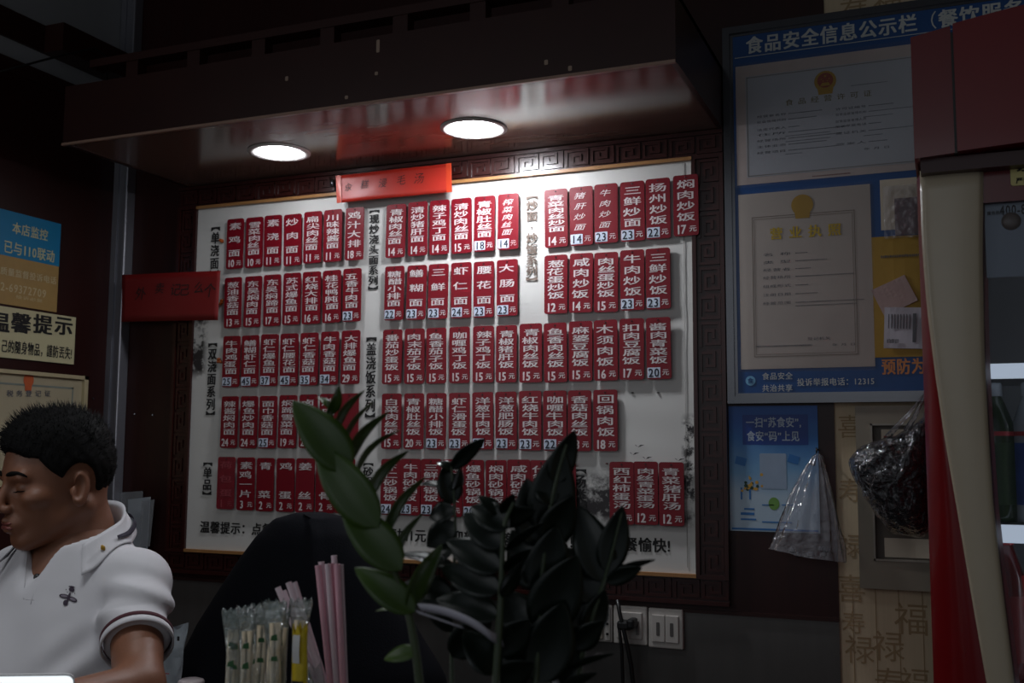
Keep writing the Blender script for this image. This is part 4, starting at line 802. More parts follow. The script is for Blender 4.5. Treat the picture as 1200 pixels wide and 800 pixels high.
kid(b, 'bag_film', pm('pale blue white bag', (168, 178, 184), 0.3, var=0.12, nscale=20, bump=0.3, bscale=40), root, True)
b = MB()
for (x, y, w, h, m) in ((195, 752, 4, 6, 0), (209, 748, 4, 6, 0), (200, 756, 8, 3, 0), (196, 789, 7, 1.5, 1), (192, 797, 8, 1.5, 1)): p = P(x, y, 1.703); b.prism(rrect(p.x-w*0.0007, p.z-h*0.0007, p.x+w*0.0007, p.z+h*0.0007, 0.0007), 1.7025, 1.703, m)
kid(b, 'printed_marks', [BLACKINK, pm('faint red bag print', (170, 70, 80), 0.5)], root)
p = P(224, 797, 1.745); root = thing('paper_tub', 'pale pinkish tub standing beside the printed carrier bag', 'tub', (p.x, 1.745, 1.06))
hh = P(219, 795, 1.745).z-1.06
b = MB(); b.lathe([(0.0001, 0), (0.019, 0), (0.024, hh-0.012)], (0, 0, 0), 28); b.build('tub_body', pm('pale pink tub', (198, 180, 184), 0.4), root, smooth=True)
b = MB(); b.lathe([(0.024, hh-0.014), (0.0262, hh-0.012), (0.0262, hh-0.004), (0.023, hh), (0.0001, hh)], (0, 0, 0), 28); b.build('lid', pm('pale lid', (206, 192, 194), 0.35), root, smooth=True)

# dark cloth over a tall stand
HY = 1.88
hl = [(350, 600), (325, 607), (305, 627), (285, 655), (262, 691), (240, 726), (222, 762), (210, 800)]
hr = [(372, 600), (402, 606), (424, 626), (446, 664), (470, 712), (492, 752), (510, 780), (520, 800)]
tabL = [(P(*q, HY).z, P(*q, HY).x) for q in hl]; tabR = [(P(*q, HY).z, P(*q, HY).x) for q in hr]
def lerp_tab(tab, z):
    if z >= tab[0][0]: return tab[0][1]
    for (za, xa), (zb, xb) in zip(tab[:-1], tab[1:]):
        if zb <= z <= za: return xb+(xa-xb)*(z-zb)/(za-zb)
    return tab[-1][1]
ztop = tabL[0][0]
def cloth(u, v):
    z = ztop-(ztop-0.01)*v**2.2; xl, xr = lerp_tab(tabL, z), lerp_tab(tabR, z); a = 2*PI*u; t = min(1, (ztop-z)/0.42)
    fold = 1+0.035*t*math.sin(7*a+1)+0.05*t*mnoise.noise((math.cos(a)*1.6, math.sin(a)*1.6, z*3))
    cx, w = (xl+xr)/2, (xr-xl)/2; d = 0.03+0.13*math.sqrt(max(0.0, t))
    dome = 0.012*(1-((math.cos(a))**2))*0
    ridge = 0.012*math.exp(-((math.cos(a)-0.42)/0.10)**2)*(1 if math.sin(a) < 0 else 0)
    return (cx+w*math.cos(a)*(1 if v < 0.02 else (0.985+0.015*fold)), HY+(d*fold+ridge)*math.sin(a), z+dome)
b = MB(); b.grid(cloth, 96, 70, wrap=True); b.add([cloth(i/96, 0) for i in range(96)], [tuple(range(96))])
CLOTH = pm('dark navy cloth', (10, 11, 17), 0.9, spec=0.12, var=0.15, nscale=40, bump=0.12, bscale=300)
tag(b.build('cloth_cover', CLOTH, smooth=True), 'dark navy cloth cover draped over a tall rounded stand behind the pink straws', 'cloth cover')

# ------------------------------------------------------------------ straws, chopsticks
SY = 1.10
def holder(name, label, cat, x, y, zb, r, h, mat):
    root = thing(name, label, cat, (x, y, zb)); b = MB(); b.lathe([(0.0001, 0.001), (r*0.9, 0.001), (r, h), (r-0.003, h), (r*0.9-0.003, 0.005), (0.0001, 0.005)], (0, 0, 0), 32); b.build('cup', mat, root, smooth=True); return root
sx_ = P(398, 800, SY).x; cupz = 1.081
holder('straw_cup', 'cup holding the two bundles of pink straws on the serving counter', 'cup', sx_-0.006, SY, cupz, 0.045, 0.115, pm('grey plastic cup', (120, 120, 122), 0.35))
STRAW = pm('pink paper straw', (228, 172, 186), 0.5, var=0.05); STRAWW = pm('pale pink straw', (226, 204, 212), 0.5, var=0.05)
def straw(tp, bp, yo, yb, mat, label, group, r=0.0036):
    t = P(*tp, SY+yo); q = P(*bp, SY+yb); d = (t-q).normalized(); e = q-d*((q.z-(cupz+0.008))/d.z); L = (t-e).length
    b = MB(); n = 12
    for rr, flip in ((r, 0), (r-0.0005, 1)):
        vs = [(rr*math.cos(2*PI*k/n), rr*math.sin(2*PI*k/n), z) for z in (0, L) for k in range(n)]
        b.add(vs, [((k, (k+1) % n, n+(k+1) % n, n+k) if not flip else (k, n+k, n+(k+1) % n, (k+1) % n)) for k in range(n)])
    b.f += [(n+k, n+(k+1) % n, 3*n+(k+1) % n, 3*n+k) for k in range(n)]; b.mi += [0]*n
    o = b.build('drinking_straw', mat, loc=e, smooth=False); o.rotation_euler = d.to_track_quat('Z', 'Y').to_euler(); return tag(o, label, 'straw', group)
for i, (tx, ty, bx) in enumerate(((372.5, 662, 387), (376.5, 658, 389.5), (380, 661, 392), (384, 660.5, 394.5), (388, 660, 397), (391.5, 650.5, 399.5), (395, 660.5, 402), (399, 661.5, 404.5))):
    straw((tx, ty), (bx, 800), 0.008*(i % 3-1), 0.008*(i % 3-1), STRAW if i % 2 == 0 else STRAWW, ['pink straw at the outer edge of the upright bundle, next to the leaning straws', 'pale pink straw in the upright bundle', 'pink straw in the upright bundle', '', 'pink straw in the upright bundle', 'tallest pale pink straw of the upright bundle', 'pink straw in the upright bundle', 'pale pink straw at the plant side of the upright bundle'][i] or 'pale pink straw in the upright bundle', 'pale straws of the upright bundle' if i in (1, 3) else 'pink straws of the upright bundle')
for i, (tx, ty, bx, lab) in enumerate(((325.5, 688, 372, 'leaning pale pink straw farthest out over the chopsticks'), (332, 692, 375, 'shortest of the leaning pale pink straws'), (338, 682, 378, 'leaning pale pink straw, third from the chopsticks side'), (344.5, 682, 381, 'leaning pale pink straw nearest the upright bundle'))):
    straw((tx, ty), (bx, 800), 0.004*(i % 2)-0.02, 0.004*(i % 2)-0.012, STRAWW, lab, 'leaning straws')
KY = 1.02
kx = P(306, 800, KY).x
root = thing('chopstick_box', 'open box holding the wrapped chopsticks on the serving counter', 'box', (kx, KY, 1.08))
b = MB(); x0, x1, y0, y1, h = -0.062, 0.062, -0.03, 0.03, 0.13
for (a, c) in (((x0, y0, 0), (x1, y0+0.004, h)), ((x0, y1-0.004, 0), (x1, y1, h)), ((x0, y0, 0), (x0+0.004, y1, h)), ((x1-0.004, y0, 0), (x1, y1, h)), ((x0, y0, 0), (x1, y1, 0.004))): b.box(a, c)
b.build('box_body', pm('pale plastic box', (176, 172, 168), 0.4), root)
WOODS = pm('bamboo chopstick', (196, 178, 150), 0.6, var=0.12, nscale=50, stretch=(3, 3, 0.4)); SLEEVE = film('crinkled sleeve', (190, 206, 200), 0.30, 0.16, 1.0, 120, 0.4)
GREENP = pm('green sleeve print', (40, 92, 44), 0.5)
rr = random.Random(3)
for i in range(11):
    px = 271+i*7.0+rr.uniform(-1, 1); py = 741-rr.uniform(0, 6)-i*0.9; yo = (i % 3-1)*0.012
    t = P(px, py, KY+yo); zb = 1.086; L = t.z-zb; root = thing('wrapped_chopsticks', 'bamboo chopsticks in a clear crinkled sleeve with green print' if i % 10 else ('bamboo chopsticks at the far end of the wrapped chopsticks, by the white cup rim' if i == 0 else 'bamboo chopsticks beside the yellow sleeve, last of the wrapped row'), 'chopsticks', (t.x, t.y, zb), 'wrapped chopsticks', (rr.uniform(-0.03, 0.03), rr.uniform(-0.03, 0.03), rr.uniform(0, 0.6)))
    for s_ in (-1, 1):
        b = MB(); b.tube([(s_*0.0028, 0, 0), (s_*0.0031, 0, L*0.6), (s_*0.0031, 0, L)], [0.0022, 0.0029, 0.0032], 8); b.build('chopstick', WOODS, root, smooth=True)
    b = MB(); ph = rr.uniform(0, 6)
    b.grid(lambda u, v: (0.0070*math.cos(2*PI*u)*(1+0.15*math.sin(6*v+ph))*(1.0 if v < 0.85 else 1.0+3.4*(v-0.85)*(1+math.sin(5*PI*u+ph))), 0.0042*math.sin(2*PI*u)*(1+0.8*max(0, v-0.85)*8*math.sin(7*u+ph)), (L+0.022)*v+(0.006*math.sin(9*u*2*PI+ph) if v > 0.95 else 0)), 18, 22, wrap=True); b.build('clear_sleeve', SLEEVE, root, smooth=True)
    b = MB()
    for zz in (L-0.018, L-0.04): b.add([(-0.004, -0.0048, zz), (0.004, -0.0048, zz), (0.003, -0.0048, zz+rr.uniform(0.004, 0.008)), (-0.003, -0.0048, zz+0.005)], [(0, 1, 2, 3)])
    b.build('green_print', GREENP, root)
t = P(352, 736, KY-0.01); root = thing('yellow_sleeve', 'yellow plastic sleeve with black print standing beside the chopsticks', 'sleeve', (t.x, t.y, 1.086))
L = t.z-1.086
b = MB(); b.grid(lambda u, v: (0.0115*math.cos(2*PI*u)*(0.9+0.1*math.sin(5*v))+0.004*(1-v), 0.006*math.sin(2*PI*u)+0.0015*mnoise.noise((u*8, v*12, 1)), L*v+(0.006*math.sin(7*u*2*PI) if v > 0.94 else 0)), 28, 30, wrap=True); b.build('sleeve_film', pm('yellow sleeve film', (206, 178, 24), 0.35, var=0.1, bump=0.3), root, smooth=True)
b = MB(); b.grid(lambda u, v: (-0.004+0.009*u, -0.0078-0.0012*math.sin(3*v), L*0.93*v+L*0.07*u if False else L-0.036+0.03*v), 4, 6); b.build('white_patch', PAPER, root)
b = MB()
for zz in (L-0.058, L-0.066): b.box((-0.004, -0.0078, zz), (0.010, -0.0070, zz+0.003))
b.build('black_print', BLACKINK, root)
t = P(267, 788, KY-0.03); root = holder('paper_cup', 'white paper cup rim beside the wrapped chopsticks', 'cup', t.x, KY+0.02, 1.081, 0.012, t.z-1.081, pm('white paper cup', (214, 208, 206), 0.6))
t = P(380, 776, SY-0.02); root = thing('straw_wrapper', 'crinkled clear wrapper between the leaning and upright straws', 'plastic wrapper', (t.x, t.y, 1.2))
b = MB(); b.grid(lambda u, v: ((0.012+0.004*math.sin(9*u+3*v))*math.cos(2*PI*u)-0.018*v*v, 0.008*math.sin(2*PI*u)*(1+0.4*math.sin(8*v)), (t.z-1.2)*v*(1+0.05*math.sin(11*u))), 24, 18, wrap=True); b.build('clear_film', SLEEVE, root, smooth=True)

# lit customer display at the desk edge
dp = P(24, 800, 1.02); root = thing('tablet', 'small glowing white tablet screen standing in front of the man', 'tablet', (dp.x, 1.02, 1.06), None, (0, 0, math.radians(45)))
hz = P(24, 790, 1.02).z-1.06
b = MB(); b.prism(rrect(-0.085, 0.03, 0.048, hz, 0.010), -0.004, 0.004); o = b.build('tablet_body', pm('white tablet shell', (210, 210, 212), 0.3), root); o.rotation_euler = (0.0, 0.06, 0)
b = MB(); b.prism(rrect(-0.083, 0.034, 0.046, hz-0.002, 0.009), -0.0048, -0.0042); o = b.build('screen', emit('lit white screen', (238, 246, 250), 1.15), root); o.rotation_euler = (0.0, 0.06, 0)
b = MB(); b.box((-0.04, -0.03, 0.0), (0.01, 0.06, 0.008), bev=0.002); b.box((-0.025, 0.004, 0.006), (-0.005, 0.012, 0.06)); b.build('stand', DARK, root)

# ------------------------------------------------------------------ potted plant
PY = 0.86
LEAFD = pm('dark glossy leaf', (8, 19, 10), 0.30, var=0.25, nscale=20, spec=0.45)
LEAFG = pm('bright young leaf', (54, 78, 20), 0.38, var=0.3, nscale=14, spec=0.5)
for m in (LEAFG,):
    m.node_tree.nodes['Principled BSDF'].inputs['Transmission Weight'].default_value = 0.0
STEMM = pm('green grey stem', (60, 70, 50), 0.4, var=0.2, nscale=60)
STEMG = pm('young green stem', (54, 66, 34), 0.4, var=0.2, nscale=60)
plant = thing('potted_plant', 'potted plant with glossy dark and bright green leaves standing before the menu banner', 'plant', (P(575, 800, PY).x, PY, 1.08))
pl0 = plant.location.copy()
POT = pm('dark glazed pot', (52, 46, 44), 0.3)
b = MB(); b.lathe([(0.0001, 0.0), (0.070, 0.0), (0.098, 0.165), (0.106, 0.17), (0.106, 0.185), (0.094, 0.185), (0.090, 0.16), (0.0001, 0.16)], pl0, 40); kid(b, 'pot', POT, plant, True)
b = MB(); b.lathe([(0.0001, 0.168), (0.05, 0.170), (0.091, 0.164)], pl0, 32); kid(b, 'soil', pm('dark soil', (46, 36, 28), 0.95, bump=0.6, bscale=120), plant, True)
def leaf_mesh(a, t, w, roll, bow, fold=0.18):
    """pointed oval leaf from a to t; roll 0 shows its face to the room, 90 its edge"""
    d = (t-a); L = d.length; d.normalize(); view = (EYE-(a+t)/2).normalized(); sd = d.cross(view).normalized(); nn = sd.cross(d).normalized()
    rm = Matrix.Rotation(math.radians(roll), 3, d); sd = rm @ sd; nn = rm @ nn
    b = MB(); NL, NW = 12, 7; vs = []
    for side in (0, 1):
        for i in range(NL+1):
            s_ = i/NL; ww = w/2*(math.sin(PI*s_**0.82))**0.75*(1-0.25*s_)*1.1+0.0006
            for j in range(NW):
                q = (j/(NW-1)-0.5)*2
                p = a+d*(L*s_)+sd*(ww*q)+nn*(bow*L*math.sin(PI*s_)-bow*L*0.9*s_**2+fold*ww*abs(q)-(0.0007*(1-0.7*abs(q)) if side else 0))
                vs.append(p)
    M_ = (NL+1)*NW; fs = []
    for i in range(NL):
        for j in range(NW-1):
            k = i*NW+j; fs.append((k, k+1, k+NW+1, k+NW)); fs.append((M_+k, M_+k+NW, M_+k+NW+1, M_+k+1))
    for i in range(NL):
        k = i*NW; fs.append((k, k+NW, M_+k+NW, M_+k)); k += NW-1; fs.append((k, M_+k, M_+k+NW, k+NW))
    b.add(vs, fs); return b
def stem(pts, r, mat, yo):
    """a stem through pixels, rooted in the pot; returns the object"""
    W = [P(x, y, PY+o) for x, y, o in pts]; last = W[-1]; root = Vector((pl0.x+(last.x-pl0.x)*0.75, PY+(pts[-1][2])*0.6, pl0.z+0.165))
    W = W+[last.lerp(root, 0.5)+Vector((0, 0, 0.0)), root]; W = W[::-1]
    # smooth
    for _ in range(2):
        Q = [W[0]]
        for p, q in zip(W[:-1], W[1:]): Q += [p.lerp(q, 0.25), p.lerp(q, 0.75)]
        W = Q+[W[-1]]
    n = len(W); b = MB(); b.tube(W, [r*(1.25-0.85*i/(n-1)) for i in range(n)], 10); return kid(b, 'stem', mat, plant, True)
def leaf(st, base, tip, wpx, yo=0.0, roll=0, bow=0.05, mat=None, ty=0.0):
    Y = PY+yo; a = P(base[0], base[1], Y); t = P(tip[0], tip[1], Y+ty); w = wpx/1400.0*(Y/0.86)
    o = leaf_mesh(a, t, w, roll, bow).build('leaf', mat or LEAFD, smooth=True); o.parent = st
# bright stem
s1 = stem([(384, 470, -0.03), (393, 505, -0.03), (408, 548, -0.03), (425, 592, -0.03), (450, 640, -0.03), (470, 690, -0.02), (479, 718, -0.02), (486, 752, -0.02), (492, 800, -0.02)], 0.0036, STEMG, 0)
G = LEAFG
for bs, tp, w, yo, roll, bow, ty in (((410, 552), (343, 468), 56, -0.035, 8, 0.05, -0.015), ((443, 618), (368, 518), 56, -0.035, -6, 0.05, -0.01), ((470, 668), (399, 588), 52, -0.03, 6, 0.04, -0.01), ((486, 717), (416, 664), 40, -0.02, 12, 0.06, -0.015), ((384, 487), (399, 453), 19, -0.03, 40, 0.1, 0), ((385, 478), (371, 463), 12, -0.03, 50, 0.1, 0.01), ((428, 585), (380, 552), 46, -0.03, 0, 0.03, 0),
                                     ((391, 515), (421, 455), 26, -0.03, 66, -0.12, 0.02), ((399, 530), (432, 468), 24, -0.03, 74, -0.10, 0.02), ((406, 547), (449, 479), 30, -0.03, 62, -0.12, 0.02), ((415, 560), (461, 499), 26, -0.025, 72, -0.14, 0.02), ((430, 588), (473, 524), 30, -0.025, 62, -0.12, 0.02), ((449, 632), (492, 556), 30, -0.025, 64, -0.10, 0.02), ((461, 660), (490, 600), 26, -0.02, 68, -0.10, 0.02), ((478, 716), (515, 636), 40, -0.02, 50, -0.06, 0.02), ((490, 764), (449, 771), 22, -0.02, 30, 0.06, 0), ((486, 717), (440, 713), 14, -0.02, 60, 0.06, 0)):
    leaf(s1, bs, tp, w, yo, roll, bow, G, ty)
# dark stems
s2 = stem([(529, 547, 0.05), (533, 590, 0.05), (534, 640, 0.05), (530, 690, 0.05), (529, 740, 0.05), (530, 800, 0.05)], 0.0024, STEMM, 0)
for bs, tp, w, yo, roll, bow in (((529, 550), (568, 512), 20, 0.05, 20, -0.08), ((528, 551), (512, 540), 20, 0.05, 55, 0.1), ((531, 590), (520, 546), 32, 0.05, 10, 0.05), ((533, 596), (502, 606), 26, 0.05, 12, 0.08), ((534, 612), (499, 641), 32, 0.05, 5, 0.08), ((527, 572), (487, 566), 12, 0.05, 50, 0.08), ((532, 575), (540, 548), 18, 0.05, 40, 0.05), ((534, 640), (503, 662), 24, 0.05, 45, 0.05), ((535, 668), (466, 646), 24, 0.04, 52, 0.05), ((531, 700), (470, 682), 38, 0.04, 22, 0.06), ((531, 705), (560, 668), 30, 0.04, 40, -0.05), ((530, 740), (500, 715), 24, 0.04, 40, 0.05), ((530, 770), (575, 720), 44, 0.04, 20, -0.05)):
    leaf(s2, bs, tp, w, yo, roll, bow)
s3 = stem([(602, 588, 0.0), (590, 614, 0.0), (589, 650, 0.0), (587, 700, 0.0), (584, 750, 0.0), (581, 800, 0.0)], 0.0038, STEMM, 0)
for bs, tp, w, yo, roll, bow in (((589, 641), (543, 600), 40, 0, 8, 0.06), ((597, 618), (551, 592), 36, 0, 16, 0.06), ((583, 602), (561, 580), 22, 0, 40, 0.06), ((588, 602), (602, 578), 20, 0, 40, -0.05), ((592, 645), (636, 610), 22, -0.01, 62, -0.05), ((591, 668), (621, 642), 24, -0.01, 50, -0.05), ((588, 700), (613, 655), 26, -0.01, 45, -0.05), ((587, 668), (522, 632), 42, 0, 14, 0.06), ((586, 692), (516, 664), 42, 0, 12, 0.06), ((584, 722), (510, 700), 40, 0.01, 16, 0.06), ((582, 790), (544, 738), 46, 0.01, 24, 0.05), ((583, 768), (620, 725), 44, 0.01, 18, -0.05), ((582, 800), (625, 775), 40, 0.01, 30, -0.05), ((580, 612), (628, 596), 30, 0.01, 30, -0.06), ((589, 655), (560, 640), 30, 0.01, 40, 0.06)):
    leaf(s3, bs, tp, w, yo, roll, bow)
s4 = stem([(664, 520, 0.03), (652, 560, 0.03), (640, 620, 0.03), (634, 690, 0.03), (630, 750, 0.03), (628, 800, 0.03)], 0.0032, STEMM, 0)
for bs, tp, w, yo, roll, bow in (((650, 566), (673, 504), 32, 0.03, 14, -0.05), ((640, 628), (657, 522), 58, 0.03, 6, -0.04), ((628, 640), (618, 560), 50, 0.03, 10, 0.04), ((636, 690), (600, 620), 56, 0.03, 8, 0.05), ((634, 700), (652, 616), 56, 0.03, 8, -0.04), ((632, 740), (676, 650), 64, 0.03, 10, -0.04), ((630, 760), (590, 690), 60, 0.03, 10, 0.05), ((629, 800), (660, 705), 66, 0.03, 10, -0.04), ((640, 640), (672, 580), 44, 0.03, 20, -0.05), ((628, 800), (600, 740), 60, 0.03, 10, 0.05), ((648, 590), (630, 560), 30, 0.03, 20, 0.05)):
    leaf(s4, bs, tp, w, yo, roll, bow)
s5 = stem([(729, 600, 0.06), (713, 664, 0.06), (705, 690, 0.06), (690, 735, 0.06), (676, 800, 0.06)], 0.0026, STEMM, 0)
for bs, tp, w, yo, roll, bow in (((707, 682), (679, 592), 50, 0.06, 8, 0.05), ((712, 672), (729, 592), 36, 0.06, 8, -0.05), ((712, 676), (767, 653), 14, 0.06, 50, -0.06), ((711, 682), (752, 664), 20, 0.06, 20, -0.06), ((700, 705), (660, 640), 52, 0.06, 10, 0.05), ((692, 735), (655, 680), 56, 0.06, 10, 0.05), ((690, 745), (708, 690), 34, 0.06, 30, -0.05), ((672, 760), (707, 727), 30, 0.05, 20, -0.05), ((668, 782), (719, 764), 9, 0.05, 40, -0.05), ((660, 806), (699, 786), 18, 0.04, 48, -0.06), ((683, 770), (640, 740), 54, 0.06, 14, 0.05), ((678, 800), (640, 775), 50, 0.06, 14, 0.05)):
    leaf(s5, bs, tp, w, yo, roll, bow)
# grey ribbon of packing film curling behind the leaves
def rib(arc, w0, w1, Y):
    b = MB(); A = [P(q[0], q[1], q[2] if len(q) > 2 else Y) for q in arc]
    for _ in range(2):
        Q = [A[0]]
        for p, q in zip(A[:-1], A[1:]): Q += [p.lerp(q, 0.25), p.lerp(q, 0.75)]
        A = Q+[A[-1]]
    n = len(A); vs = []
    for i, p in enumerate(A): w = w0+(w1-w0)*i/(n-1); vs += [p+Vector((0, 0, w/2)), p+Vector((0.001, 0.006, -w/2)), p+Vector((0, 0.0012, w/2)), p+Vector((0.001, 0.0072, -w/2))]
    for i in range(n-1): k = 4*i; b.add([], []); b.f += [(k, k+4, k+5, k+1), (k+2, k+3, k+7, k+6), (k, k+2, k+6, k+4), (k+1, k+5, k+7, k+3)]; b.mi += [0]*4
    b.v += [tuple(v) for v in vs]; return b
root = thing('plastic_band', 'pale grey packing band curling behind the plant stems', 'plastic band', P(540, 730, 0.84))
BAND = pm('pale grey band', (176, 172, 182), 0.35, var=0.05)
kid(rib([(489, 712, 0.835), (505, 713, 0.835), (535, 722, 0.835), (560, 735, 0.838), (575, 748, 0.845), (592, 753, 0.875), (612, 758, 0.89), (640, 768, 0.90)], 0.007, 0.013, 0.835), 'upper_loop', BAND, root, True)
kid(rib([(487, 718), (505, 724), (525, 731), (540, 736)], 0.004, 0.003, 0.834), 'lower_loop', BAND, root, True)
b = MB(); q = P(640, 768, 0.90); b.tube([q, q+Vector((0.02, 0.03, -0.08)), (q.x+0.06, 0.99, 1.2), (q.x+0.06, 0.99, 1.083)], 0.003, 6); kid(b, 'tail', BAND, root, True)

# ------------------------------------------------------------------ the man
def smin(a, b, k):
    h = np.clip(0.5+0.5*(b-a)/k, 0, 1); return b+(a-b)*h-k*h*(1-h)
def smax(a, b, k): return -smin(-a, -b, k)
def ell(p, c, r, R=None):
    q = p-np.array(c)
    if R is not None: q = q @ np.array(R)
    r = np.array(r); k0 = np.sqrt(((q/r)**2).sum(-1)); k1 = np.sqrt(((q/(r*r))**2).sum(-1)); return k0*(k0-1)/np.maximum(k1, 1e-9)
def cap(p, a, b, ra, rb):
    a = np.array(a); b = np.array(b); ab = b-a; t = np.clip(((p-a) @ ab)/(ab @ ab), 0, 1); return np.sqrt((((p-a)-t[..., None]*ab)**2).sum(-1))-(ra+(rb-ra)*t)
def rotxyz(ax, ang): return np.array(Matrix.Rotation(ang, 3, ax))
def surface_nets(fn, lo, hi, step):
    ax = [np.arange(lo[i], hi[i]+step*0.5, step) for i in range(3)]; X = np.stack(np.meshgrid(*ax, indexing='ij'), -1); D = fn(X); S = D < 0
    n = np.array(D.shape)-1; acc = np.zeros((*n, 3)); cnt = np.zeros(n)
    off = [(i, j, k) for i in (0, 1) for j in (0, 1) for k in (0, 1)]
    def sub(A, o): return A[o[0]:o[0]+n[0], o[1]:o[1]+n[1], o[2]:o[2]+n[2]]
    for o in off:
        for d in range(3):
            if o[d] == 0:
                o2 = list(o); o2[d] = 1; d0, d1 = sub(D, o), sub(D, o2); c = (d0 < 0) != (d1 < 0); t = np.where(c, d0/np.where(c, d0-d1, 1), 0)
                for e in range(3): acc[..., e] += np.where(c, o[e]+(t if e == d else 0), 0)
                cnt += c
    act = cnt > 0; idx = -np.ones(n, int); idx[act] = np.arange(act.sum()); ii = np.argwhere(act)
    V = np.array(lo)+(ii+acc[act]/cnt[act][:, None])*step; F = []
    for d in range(3):
        e1, e2 = (d+1) % 3, (d+2) % 3; s0 = [slice(0, m) for m in D.shape]; s1 = list(s0); s0[d] = slice(0, D.shape[d]-1); s1[d] = slice(1, D.shape[d])
        a, c = S[tuple(s0)], S[tuple(s1)]; q = np.argwhere(a != c)
        ok = (q[:, e1] > 0) & (q[:, e2] > 0) & (q[:, e1] < n[e1]) & (q[:, e2] < n[e2]); q = q[ok]; inside = a[tuple(q.T)]
        def at(o1, o2): r = q.copy(); r[:, e1] -= o1; r[:, e2] -= o2; return idx[tuple(r.T)]
        f = np.stack([at(1, 1), at(0, 1), at(0, 0), at(1, 0)], 1); f[~inside] = f[~inside][:, ::-1]; F.append(f)
    return V, np.concatenate(F)
def mesh_obj(name, V, F, mat, parent):
    me = bpy.data.meshes.new(name); me.from_pydata([tuple(v) for v in V], [], [tuple(int(i) for i in f) for f in F]); me.polygons.foreach_set('use_smooth', [True]*len(me.polygons)); me.materials.append(mat)
    o = bpy.data.objects.new(name, me); COL.objects.link(o); o.parent = parent; o.matrix_parent_inverse = Matrix.Translation(parent.location).inverted(); return o
SKIN = pm('warm brown skin', (128, 84, 62), 0.5, var=0.10, nscale=25, bump=0.05, bscale=300, sss=0.08)
HAIR = pm('short black hair', (8, 7, 7), 0.75, var=0.3, nscale=200, spec=0.15)
POLO = pm('white pique cotton', (206, 204, 208), 0.85, var=0.03, bump=0.06, bscale=900)
MAROON = pm('maroon ribbed stripe', (70, 22, 34), 0.8); NAVYS = pm('dark navy stripe', (36, 32, 48), 0.8)
YM = 1.46
NECK = np.array(P(92, 621, YM+0.03)); tf = np.array((0.02, -1.0, 0.0)); tf /= np.linalg.norm(tf); tl_ = np.array((-tf[1], tf[0], 0.0))   # torso front, torso left
Zv = np.array((0, 0, 1.0))
man = thing('person', 'man with short black hair in a white polo shirt, bent over the desk', 'person', (float(NECK[0]), float(NECK[1]), 0.0))
